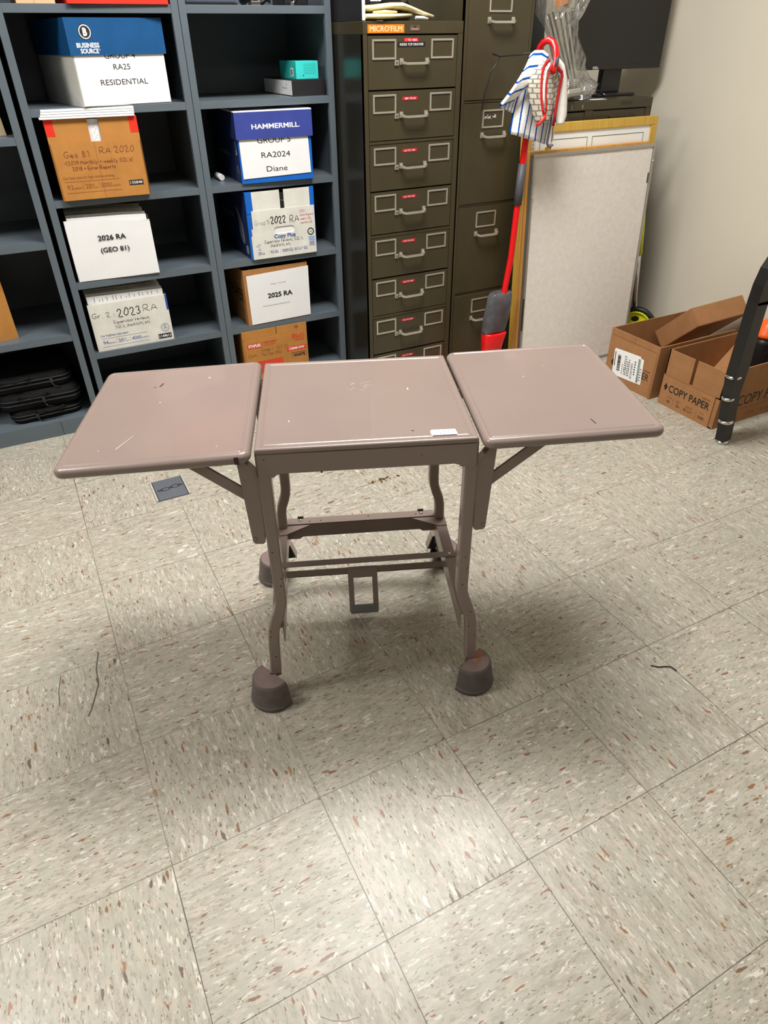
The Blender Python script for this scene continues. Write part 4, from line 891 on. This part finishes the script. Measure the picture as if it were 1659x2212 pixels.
board('whiteboard', 'pale textured board in a thin aluminium frame, frontmost of three leaning boards', 1.93, 2.577, .914, 0, .021, bd_white, 'board')
def bd_oak(t, w, h, th):
    b = MB(); f = .03; b.box(f, w - f, .008, th - .006, f, h - f, M('cork', (176, 136, 92), .9, var=.2, vs=80)); b.build('panel', t)
    b = MB(); b.box(0, w, 0, th, h - f, h, OAK, .002); b.box(0, w, 0, th, 0, f, OAK, .002); b.box(0, f, 0, th, f, h - f, OAK, .002); b.box(w - f, w, 0, th, f, h - f, OAK, .002)
    b.box(-.0006, .0, th * .45, th * .5, 0, h, CREASE); b.build('frame', t)
    b = MB(); b.lathe([(.014, 0), (.014, .003), (0, .003)], M('brass', (196, 160, 80), .3, .9), X=Matrix.Translation((.10, th * .5, h + .004)) @ Matrix.Rotation(PI / 2, 4, 'X'), seg=14); b.build('hanger', t)
board('framed_board', 'oak-framed board sandwiched between the aluminium board and the yellow-framed planner', 1.93, 2.56, .921, .024, .036, bd_oak, 'board')
def bd_yel(t, w, h, th):
    b = MB(); f = .034; b.box(f, w - f, .006, th - .004, f, h - f, BOARDW)
    LN = M('planner_line', (84, 92, 100), .5)
    for (xa, xb) in ((f + .045, f + .29), (f + .315, w - f - .035)):
        b.box(xa, xb, .0052, .006, h - .0605, h - .0585, LN); b.box(xa, xa + .002, .0052, .006, h - .5, h - .0585, LN); b.box(xb - .002, xb, .0052, .006, h - .5, h - .0585, LN)
    b.box(f, f + .022, .005, .006, h - .3, h - f, M('planner_rule', (200, 196, 182), .5))
    for i in range(6): b.box(f + .010, f + .013, .0045, .005, h - .062 - i * .012, h - .057 - i * .012, INK)
    b.build('panel', t)
    b = MB(); b.box(0, w, 0, th, h - f, h, YWOOD, .003); b.box(0, w, 0, th, 0, f, YWOOD, .003); b.box(0, f, 0, th, f, h - f, YWOOD, .003); b.box(w - f, w, 0, th, f, h - f, YWOOD, .003); b.build('frame', t)
board('planner_board', 'white planner board in a yellow wood frame, rearmost and tallest of the leaning boards', 1.93, 2.632, 1.01, .063, .026, bd_yel, 'board')

# ================================================================== MOP AND PADS
mop = thing('spray_mop', 'red spray mop with smoky bottle leaning by the olive cabinet', 'mop', (1.775, 1.52, 0))
def L(x, z, y=0): return (x - 1.775, y, z)
b = MB(); b.tube([L(1.783, .215, .0), L(1.800, .33), L(1.829, .55), L(1.842, .90), L(1.852, 1.10), L(1.868, 1.215)], .0125, RED, 12); b.build('pole', mop)
b = MB(); b.tube([L(1.8360, .748), L(1.8385, .80), L(1.8415, .893)], .0165, DGREY, 12); b.build('grip_sleeve', mop)
b = MB(); rr = []
for z, xa, xb, d in ((.236, 1.727, 1.831, .022), (.25, 1.726, 1.834, .03), (.30, 1.731, 1.845, .034), (.36, 1.742, 1.853, .034), (.40, 1.748, 1.853, .030), (.412, 1.755, 1.848, .02)):
    xm, hw = (xa + xb) / 2, (xb - xa) / 2; rr.append([L(xm + hw * math.copysign(abs(math.cos(a)) ** .6, math.cos(a)), z, .012 + d * math.copysign(abs(math.sin(a)) ** .7, math.sin(a))) for a in [i * PI / 12 for i in range(24)]])
b.rings(rr, BOTTLE); b.build('bottle', mop)['label'] = 'smoky grey plastic bottle'
b = MB(); rr = []
for z, xa, xb, d in ((.0, 1.745, 1.80, .02), (.06, 1.738, 1.803, .024), (.13, 1.733, 1.815, .03), (.20, 1.729, 1.828, .035), (.236, 1.727, 1.838, .037), (.242, 1.729, 1.836, .034)):
    xm, hw = (xa + xb) / 2, (xb - xa) / 2; rr.append([L(xm + hw * math.copysign(abs(math.cos(a)) ** .7, math.cos(a)), z, .01 + d * math.copysign(abs(math.sin(a)) ** .7, math.sin(a))) for a in [i * PI / 12 for i in range(24)]])
b.rings(rr, RED); b.box(*[q for q in (1.783 - 1.795, 1.783 - 1.765)], -.014, .012, .242, .256, RED, .003); b.build('head_housing', mop)
b = MB(); b.box(-.115, .115, -.045, .055, .0, .022, RED, .006); b.box(-.11, .11, -.04, .05, .0, .008, TERRYW, .002); b.build('mop_plate', mop)
b = MB(); P = [(x - 1.775, y - 1.52, z) for x, y, z in [(1.872, 1.535, 1.215), (1.872, 1.53, 1.244), (1.870, 1.52, 1.260), (1.8715, 1.505, 1.272), (1.878, 1.49, 1.278), (1.885, 1.475, 1.273), (1.888, 1.46, 1.257), (1.887, 1.45, 1.236), (1.883, 1.443, 1.216), (1.874, 1.438, 1.198), (1.864, 1.436, 1.186)]]
b.sweep(P, [(.0125 * math.cos(a), .008 * math.sin(a)) for a in [i * PI / 5 for i in range(10)]], RED, up=(0, 1, 0)); b.build('loop_handle', mop)
b = MB(); b.lathe([(.0075, 0), (.007, .003), (.004, .005), (0, .0055)], DGREY, X=Matrix.Translation((1.877 - 1.775, 1.432 - 1.52, 1.2165)) @ Matrix.Rotation(.25, 4, 'Y') @ Matrix.Rotation(PI / 2, 4, 'X') @ Matrix.Scale(2.2, 4, (0, 1, 0)), seg=16); b.build('trigger_button', mop)
def sheet(name, fn, nu, nv, m, su, sv, parent=None, thick=.007):
    """cloth patch from fn(u,v)->point with UVs for its weave"""
    bm = bmesh.new(); uvl = bm.loops.layers.uv.new('UVMap'); V = [[bm.verts.new(fn(i / nu, j / nv)) for j in range(nv + 1)] for i in range(nu + 1)]
    for i in range(nu):
        for j in range(nv):
            f = bm.faces.new([V[i][j], V[i + 1][j], V[i + 1][j + 1], V[i][j + 1]]); f.smooth = True
            for lp, (a, c) in zip(f.loops, ((i, j), (i + 1, j), (i + 1, j + 1), (i, j + 1))): lp[uvl].uv = (a / nu * su, c / nv * sv)
    me = bpy.data.meshes.new(name); bm.to_mesh(me); bm.free(); me.materials.append(m)
    o = bpy.data.objects.new(name, me); COL.objects.link(o); o.parent = parent
    md = o.modifiers.new('solid', 'SOLIDIFY'); md.thickness = thick; md.offset = 0
    return o
def lerp(a, c, t): return a + (c - a) * t
def patch(c00, c10, c11, c01, bulge=0.0, wav=0.0, wf=9.0, bow=(0, 0)):
    c00, c10, c11, c01 = map(Vector, (c00, c10, c11, c01))
    def f(u, v):
        p = (c00 * (1 - u) + c10 * u) * (1 - v) + (c01 * (1 - u) + c11 * u) * v
        p.y -= bulge * math.sin(PI * u) * math.sin(PI * v) + wav * math.sin(wf * u + 2 * v); p.x += bow[0] * math.sin(PI * v); p.z += bow[1] * math.sin(PI * u); return p
    return f
def pl_at(P, t):
    x = t * (len(P) - 1); i = min(int(x), len(P) - 2); f = x - i
    return (P[i][0] * (1 - f) + P[i + 1][0] * f, P[i][1] * (1 - f) + P[i + 1][1] * f)
def drape(name, Lp, Rp, y0, bulge, nu, nv, m, su, sv, parent, thick=.007, tilt=0.0, wav=0.0):
    """cloth between two edge lines (x, z), bulging towards the room"""
    O = Vector(parent.location)
    def f(u, v):
        a, c = pl_at(Lp, v), pl_at(Rp, v)
        y = y0 - bulge * math.sin(PI * min(max(u, .02), .98)) ** .7 + tilt * u + wav * math.sin(11 * u + 3 * v)
        return Vector((a[0] * (1 - u) + c[0] * u, y, a[1] * (1 - u) + c[1] * u)) - O
    return sheet(name, f, nu, nv, m, su, sv, parent, thick)
sp = thing('striped_mop_pad', 'blue and white striped terry mop pad draped over the mop handle', 'mop pad', (1.84, 1.5, 1.2), group='mop pads on the handle')
drape('hanging_panel', [(1.80, 1.20), (1.772, 1.12), (1.758, 1.06), (1.750, 1.0)], [(1.90, 1.22), (1.922, 1.12), (1.925, 1.05), (1.918, .956)], 1.497, .012, 24, 14, TERRY, 6.4, 1, sp, .010, wav=.004)
drape('inner_fold', [(1.72, 1.11), (1.70, 1.095), (1.694, 1.086)], [(1.77, 1.14), (1.757, 1.10), (1.748, 1.066)], 1.489, .004, 12, 8, TERRY, 3.8, 1, sp, .007)
drape('folded_flap', [(1.772, 1.132), (1.735, 1.106), (1.708, 1.098), (1.686, 1.091)][::-1], [(1.874, 1.233), (1.846, 1.248), (1.812, 1.248), (1.794, 1.236)][::-1], 1.480, .020, 18, 12, TERRY, 4.4, 1, sp, .011)
bp = thing('woven_mop_pad', 'beige woven mop pad with red binding, hanging in front of the striped pad', 'mop pad', (1.85, 1.455, 1.12), group='mop pads on the handle')
drape('pad', [(1.838, 1.214), (1.800, 1.190), (1.782, 1.165), (1.782, 1.140), (1.793, 1.106), (1.812, 1.066), (1.832, 1.036)], [(1.858, 1.218), (1.874, 1.196), (1.884, 1.165), (1.891, 1.135), (1.894, 1.10), (1.895, 1.065), (1.886, 1.034)], 1.458, .020, 16, 18, WEAVE, 2.4, 6.2, bp, .012)
def strip(name, pts, y, wd, m, parent, th=.007):
    O = Vector(parent.location); b = MB(); b.sweep([Vector((x, y, z)) - O for x, z in pts], [(wd / 2 * math.cos(a), th / 2 * math.sin(a)) for a in [i * PI / 4 for i in range(8)]], m, up=(0, 1, 0)); return b.build(name, parent)
strip('binding', [(1.848, 1.222), (1.832, 1.214), (1.824, 1.20), (1.821, 1.18), (1.8235, 1.141), (1.830, 1.106), (1.841, 1.074), (1.851, 1.056)], 1.434, .010, REDT, bp)
strip('binding', [(1.862, 1.208), (1.849, 1.19), (1.844, 1.165), (1.844, 1.135), (1.849, 1.106), (1.856, 1.078), (1.853, 1.056)], 1.434, .009, REDT, bp)
strip('seam', [(1.848, 1.21), (1.836, 1.19), (1.833, 1.15), (1.838, 1.11), (1.848, 1.08)], 1.432, .008, TERRYW, bp)
strip('pull_tab', [(1.852, 1.060), (1.846, 1.046), (1.833, 1.035), (1.818, 1.027)], 1.430, .011, RED, bp, .009)
wp = thing('red_backed_mop_pad', 'white mop pad with a dark red back edge, rightmost on the mop handle', 'mop pad', (1.94, 1.47, 1.1), group='mop pads on the handle')
drape('pad', [(1.900, 1.212), (1.928, 1.182), (1.930, 1.13), (1.934, 1.08), (1.940, 1.04), (1.945, 1.022)], [(1.914, 1.222), (1.940, 1.203), (1.960, 1.163), (1.972, 1.10), (1.979, 1.05), (1.968, 1.022)], 1.476, .012, 8, 16, TERRYW, 1, 1, wp, .014)
drape('inner_face', [(1.893, 1.19), (1.898, 1.155), (1.902, 1.11), (1.906, 1.07)], [(1.906, 1.195), (1.924, 1.175), (1.922, 1.12), (1.918, 1.07)], 1.468, .005, 6, 12, WEAVE, .8, 5, wp, .007)
strip('binding', [(1.888, 1.205), (1.905, 1.194), (1.922, 1.184), (1.925, 1.172), (1.920, 1.14), (1.916, 1.10), (1.914, 1.06), (1.911, 1.02)], 1.452, .013, M('dark_red_trim', (176, 18, 30), .8), wp)
gp = thing('folded_grey_mop_pad', 'narrow folded grey and white mop pad hanging lowest under the red binding', 'mop pad', (1.91, 1.475, 1.05), group='mop pads on the handle')
drape('outer_face', [(1.895, 1.16), (1.906, 1.10), (1.912, 1.03), (1.906, .975), (1.910, .957)], [(1.910, 1.165), (1.922, 1.10), (1.928, 1.05), (1.935, .98), (1.926, .955)], 1.478, .008, 8, 16, TERRYW, 1, 1, gp, .010)
strip('edge_binding', [(1.906, 1.09), (1.908, 1.03), (1.903, .985), (1.900, .965), (1.906, .953), (1.918, .950), (1.929, .957)], 1.463, .008, M('grey_violet_trim', (96, 88, 104), .8), gp)
strip('centre_seam', [(1.917, 1.12), (1.921, 1.04), (1.922, .968)], 1.464, .003, M('tan_trim', (168, 150, 128), .8), gp)
b = MB(); b.tube([(1.785, 1.688, 1.238), (1.80, 1.66, 1.231), (1.83, 1.58, 1.236), (1.862, 1.535, 1.243)], .003, BLACK, 6); b.tube([(1.80, 1.66, 1.228), (1.77, 1.67, 1.18), (1.755, 1.68, 1.11), (1.752, 1.685, 1.06)], .0025, BLACK, 6)
o = b.build('black_cord'); tag(o, 'thin black cord strung from the file cabinet to the mop handle', 'cord')

# ================================================================== MEASURING WHEEL
mw = thing('measuring_wheel', 'lime green measuring wheel with silver shaft between the pale board and the wall', 'measuring wheel', (2.69, 1.575, 0))
X = Matrix.Translation((0, 0, .0955)) @ Matrix.Rotation(math.radians(28), 4, 'Z') @ Matrix.Rotation(-PI / 2, 4, 'Y') @ Matrix.Scale(1.186, 4)
b = MB(); b.lathe([(.064, -.012), (.077, -.013), (.0805, -.009), (.0805, .009), (.077, .013), (.064, .012), (.064, -.012)], BLACK, X=X, seg=40); b.build('tyre', mw)
b = MB(); b.lathe([(.065, .0), (.065, .0125), (.0615, .0135), (.058, .0125), (.057, .006), (.055, .005), (.0, .006)], LIME, X=X, seg=40)
for k_ in range(3):
    a = k_ * 2 * PI / 3 + .25; c = X @ Vector((.034 * math.cos(a), .034 * math.sin(a), .0072))
    u_ = (X.to_3x3() @ Vector((-math.sin(a), math.cos(a), 0))); v_ = (X.to_3x3() @ Vector((math.cos(a), math.sin(a), 0))); b.disc(c, u_ * 1.5, v_, .011, BLACK, seg=16)
b.build('hub', mw)
b = MB(); b.tube([(.018, .032, .10), (.002, .05, .25), (-.010, .064, .44)], .0105, M('silver_tube', (206, 206, 206), .25, .9), 12); b.build('shaft', mw)
b = MB(); b.tube([(-.0095, .0635, .43), (-.012, .075, .53), (-.018, .090, .64)], .0135, LIME, 12); b.build('grip', mw)
b = MB(); b.tube([(-.012, .045, .10), (-.022, .06, .22), (-.022, .07, .38)], .008, BLACK, 8); b.box(-.02, .03, .020, .05, .08, .11, BLACK, .004); b.build('fork', mw)

# ================================================================== FLOOR BOXES
FL1 = 'cartons on the floor'
def open_carton(label, loc, w, d, h, mat, endh=None):
    t = thing('copy_paper_carton', label, 'box', loc, -PI / 2, FL1); b = MB(); th = .005
    b.box(0, th, 0, d, 0, h, mat); b.box(w - th, w, 0, d, 0, h, mat); b.box(th, w - th, d - th, d, 0, endh or h, mat); b.box(th, w - th, 0, d, 0, th, mat); return t, b
t, b = open_carton('open brown carton with a white shipping label, touching the pale board', (2.292, 1.345, 0), .282, .445, .232, KRAFT3, .10)
b.box(.005, .277, 0, .005, 0, .232, KRAFT3); b.build('body', t)
b = MB(); b.box(.004, .278, -.0015, 0, .0, .205, KRAFT3); b.box(.01, .272, -.0022, -.0014, .2045, .2055, CREASE); b.box(.272, .2732, -.0022, -.0014, .0, .205, CREASE); b.box(.142, .1428, -.001, -.0002, .205, .232, CREASE)
y = -.002; ct = (.045, y, .095)
b.prism([(.030, y, .085), (.040, y, .102), (.050, y, .085), (.040, y, .068)], (0, -.0003, 0), INK)
b.text('COPY PAPER', (.055, y, .072), UX, UZ, .030, INK, w=.20); b.text('multipurpose', (.222, y, .110), UX, UZ, .007, INK, w=.036)
b.build('front_panel', t)
b = MB(); X = Matrix.Translation((.128, -.0022, .098)) @ Matrix.Rotation(math.radians(-4), 4, 'Y')
R_ = lambda x0, x1, z0, z1, m, y=-.0006: b.box(x0, x1, y - .0003, y, z0, z1, m, X=X)
pts = [(q[0], -.0004, q[1]) for q in rrect(-.084, .072, -.062, .060, .008, 0)]; b.prism(pts, (0, -.0004, 0), WHITE, X=X)
pts = [(q[0], -.0004, q[1]) for q in rrect(.070, .088, -.062, .052, .006, 0)]; b.prism(pts, (0, -.0004, 0), WHITE, X=X)
yy = -.0010
for i in range(26):
    z = -.036 + i * .0028; R_(-.060, -.042, z, z + rs.choice((.0008, .0016, .0021)), INK, yy)
R_(-.078, -.074, -.02, .045, INK, yy)
for x, n in ((-.030, 5), (-.018, 9), (-.010, 9), (.0, 7), (.008, 8)):
    for i in range(n): R_(x, x + .0045, -.045 + i * .0098 + rs.uniform(0, .002), -.040 + i * .0098 + rs.uniform(0, .003), INKG if x < -.02 else INK, yy)
for i in range(22): z = -.05 + i * .0032; R_(.020, .032, z, z + rs.choice((.0008, .0018)), INKG, yy)
for i in range(6): R_(.040, .046, -.03 + i * .011, -.024 + i * .011, INK, yy)
GRN = M('label_green', (40, 110, 90), .5)
for i in range(15): R_(.060, .068, -.056 + i * .0070, -.051 + i * .0070, GRN if i > 2 else INK, yy)
for i in range(5): R_(.074, .082, -.045 + i * .012, -.040 + i * .012, INKG, yy)
b.build('shipping_label', t)['label'] = 'white barcode shipping label'
t, b = open_carton('open brown COPY PAPER carton behind the black stand leg', (2.306, 1.026, 0), .282, .445, .238, KRAFT3)
b.box(.005, .277, 0, .005, 0, .132, KRAFT3); b.build('body', t)
for xa, xb in ((0, .128), (.143, .282)):
    b2 = MB(); b2.box(xa, xb, 0, .004, .128, .238, KRAFT3); b2.box(xa, xb, -.0004, 0, .176, .1768, kraft('kraft_line', (160, 116, 76))); b2.build('flap', t)  # slightly darker thin line across each flap
b = MB(); b.box(.0, .262, -.0025, 0, .0, .132, KRAFT3); b.box(.0, .262, -.0030, -.0024, .1308, .1322, CREASE); b.box(.2612, .2628, -.0030, -.0024, .0, .132, CREASE); y = -.0032
b.prism([(.014, y, .083), (.023, y, .100), (.032, y, .083), (.023, y, .066)], (0, -.0002, 0), INK); b.text('COPY PAPER', (.040, y, .068), UX, UZ, .030, INK, w=.207, bold=.012)
b.text('multipurpose', (.205, y, .106), UX, UZ, .008, INKBR, w=.040, bold=.02)
for st, x, w_ in (('92', .045, .015), ('20', .094, .013), ('8½"x11"', .134, .046), ('5000', .207, .030)): b.text(st, (x, y, .020), UX, UZ, .0125, INK, w=w_)
b.text('lb.', (.109, y, .021), UX, UZ, .005, INK, w=.009)
for x, w_ in ((.040, .028), (.092, .018), (.142, .032), (.212, .022)): b.box(x, x + w_, y, y + .0002, .044, .0465, INKBR)
for x, w_ in ((.094, .012), (.138, .038)): b.box(x, x + w_, y, y + .0002, .038, .040, INKBR)
for x in (.076, .123, .195): b.box(x, x + .0008, y, y + .0002, .012, .048, INKBR)
b.build('front_panel', t)
b = MB(); SU2, y = (0, 1, 0), .2826                # long side print (faces the camera)
xs = .2826
b.prism([(xs, .072, .095), (xs, .088, .125), (xs, .104, .095), (xs, .088, .065)], (.0003, 0, 0), INK)
b.text('COPY PAPER', (xs, .112, .074), SU2, UZ, .046, INK, w=.31); b.box(xs, xs + .0003, .14, .19, .056, .060, INKBR); b.box(xs, xs + .0003, .20, .30, .056, .060, INKBR)
for i, st in enumerate(('92', '20 lb', '8½"x11"', '5000')): b.text(st, (xs, .11 + i * .08, .02), SU2, UZ, .016, INKBR)
b.build('side_print', t)
b = MB()
b.prism([(.006, .438, .234), (.276, .438, .234), (.276, .17, .05), (.006, .25, .06)], (0, .002, .003), KRAFT3); b.build('inner_flap', t)
# lid tilted into the first carton
P1, P2, B = Vector((2.523, 1.15, .335)), Vector((2.812, 1.135, .353)), Vector((2.562, 1.477, .036))
e1 = (P2 - P1).normalized(); e2 = (B - P1); e2 = (e2 - e1 * e2.dot(e1)).normalized(); e3 = e1.cross(e2)
MX = Matrix(((e1.x, e2.x, e3.x, P1.x), (e1.y, e2.y, e3.y, P1.y), (e1.z, e2.z, e3.z, P1.z), (0, 0, 0, 1)))
b = MB(); LW, LD, LH = .29, .24, .085; m = KRAFT3
b.box(0, LW, 0, .004, -LH, 0, m); b.box(0, .004, .004, LD, -LH, 0, m); b.box(LW - .004, LW, .004, LD, -LH, 0, m); b.box(0, LW, LD - .004, LD, -LH, 0, m); b.box(0, LW, 0, LD, -LH, -LH + .004, m)
b.box(.0045, .0055, -.0006, 0, -LH, 0, CREASE)
o = b.build('cardboard_tray'); o.matrix_world = MX; tag(o, 'brown cardboard tray lid propped tilted in the carton with the shipping label', 'cardboard tray')

# ================================================================== EASEL LEG AND ORANGE TOOL (right edge)
ez = thing('tubular_stand', 'black tubular stand leg with chrome collars at the right edge', 'stand', (2.253, .655, 0))
BLK2 = M('black_enamel', (17, 15, 15), .36, var=.1)
def Q(x, z, y=0): return (x - 2.253, y, z)
def seg(name, pa, pb, w, d, m=BLK2):
    b = MB(); b.bar([pa, pb], w, d, m, up=(0, 1, 0)); return b.build(name, ez)
seg('lower_tube', Q(2.262, .012), Q(2.249, .12), .044, .036); seg('middle_tube', Q(2.243, .10, -.003), Q(2.226, .20, -.003), .046, .038); seg('middle_tube', Q(2.222, .19, -.006), Q(2.205, .29, -.006), .046, .040); seg('upper_tube', Q(2.204, .275, -.010), Q(2.200, .56, -.010), .052, .042)
b = MB(); b.bar([Q(2.2, .55, -.010), Q(2.203, .61, -.010), Q(2.214, .655, -.010), Q(2.236, .69, -.010), Q(2.27, .712, -.010), Q(2.34, .718, -.010), Q(2.64, .718, -.010)], .052, .042, BLK2, up=(0, 1, 0)); b.build('bent_top', ez)
seg('rear_strut', Q(2.283, .05, .03), Q(2.292, .30, .03), .030, .03); seg('rear_strut', Q(2.290, .30, .03), Q(2.262, .66, .03), .034, .03); seg('web_plate', Q(2.262, .10, .012), Q(2.245, .62, .012), .05, .008, GAPM)
for (x, z, r) in ((2.259, .006, .024), (2.236, .100, .026), (2.207, .200, .022), (2.200, .288, .027)):
    b = MB(); b.lathe([(r * .75, -.006), (r, -.004), (r * 1.05, 0), (r, .004), (r * .75, .006), (0, .006)], CHROME, X=Matrix.Translation(Q(x, z, -.006 if z > .02 else 0)), seg=20); b.build('collar', ez)
b = MB(); b.bar([Q(2.62, .718, -.010), Q(2.68, .70, -.010), Q(2.70, .65, -.010), Q(2.715, .30, -.010), Q(2.74, .004, -.010)], .05, .04, BLK2, up=(0, 1, 0)); b.build('far_leg', ez)
ot = thing('orange_tool', 'orange and black tool showing in the carton behind the black stand leg', 'tool', (2.665, .86, .0))
b = MB(); rr = [[(.0 + r * math.cos(a), .0 + r * math.sin(a) * .8, z) for a in [i * PI / 10 for i in range(20)]] for r, z in ((.05, .006), (.06, .05), (.062, .20), (.062, .26), (.058, .285))]; b.rings(rr, BLACK); b.build('black_case', ot)
b = MB(); rr = [[(.0 + r * math.cos(a), .0 + r * math.sin(a) * .8, z) for a in [i * PI / 10 for i in range(20)]] for r, z in ((.064, .286), (.070, .296), (.064, .304), (.058, .33), (.04, .35), (.015, .357))]; b.rings(rr, ORANGE); b.build('orange_cap', ot)
b = MB(); P = [(-.075 + .10 * t, -.07 + .01 * t, .24 + .13 * math.sin(PI * t * .55)) for t in [i / 8 for i in range(13)]]; b.tube(P, .016, BLACK, 10); b.build('handle', ot)

# ================================================================== FLOOR BITS
fp = thing('floor_outlet_cover', 'grey floor outlet cover plate with a black scroll, left of the table', 'outlet cover', (.293, 1.331, 0))
PLT = M('slate_plate', (92, 96, 104), .45, var=.06)
b = MB(); b.box(-.057, .057, -.0655, .0655, 0, .005, PLT, .0015); b.build('plate', fp)
b = MB(); b.box(-.0585, -.052, -.0665, .0665, 0, .0062, M('plate_edge', (176, 174, 164), .4), .001); b.box(.052, .0585, -.0665, .0665, 0, .0062, M('plate_edge'), .001); b.box(-.0515, -.0495, -.066, .066, .004, .0056, BLACK); b.box(.0495, .0515, -.066, .066, .004, .0056, BLACK); b.build('rails', fp)
b = MB()
for cx, r in ((-.034, .008), (-.016, .015), (.003, .006), (.020, .015), (.037, .008)): b.tube([(cx + r * math.cos(a) * 1.05, r * .62 * math.sin(a) + .004 * math.sin(cx * 60), .0055) for a in [i * PI / 9 for i in range(19)]], .0011, BLACK, 5)
b.build('scroll', fp)
b = MB(); rd = random.Random(11)
for i in range(26):
    x, y = rd.gauss(.968, .022), rd.gauss(1.028, .009); s_ = rd.uniform(.0015, .006); a = rd.uniform(0, 3.1)
    b.box(-s_, s_, -s_ * .5, s_ * .5, 0, s_ * .5, M(['crumb_dark', 'crumb_tan', 'crumb_red'][i % 3], [(50, 40, 34), (170, 130, 80), (110, 70, 60)][i % 3], .9), X=Matrix.Translation((x, y, .0004)) @ Matrix.Rotation(a, 4, 'Z'))
o = b.build('debris'); tag(o, 'scatter of small brown crumbs on the floor behind the table', 'debris', kind='stuff')
b = MB(); b.tube([(1.176, -.055, .002), (1.190, -.068, .002), (1.206, -.074, .002), (1.216, -.082, .003), (1.219, -.098, .002)], .0015, BLACK, 6); o = b.build('wire_scrap'); tag(o, 'short dark bent wire scrap on the floor right of the table', 'wire')
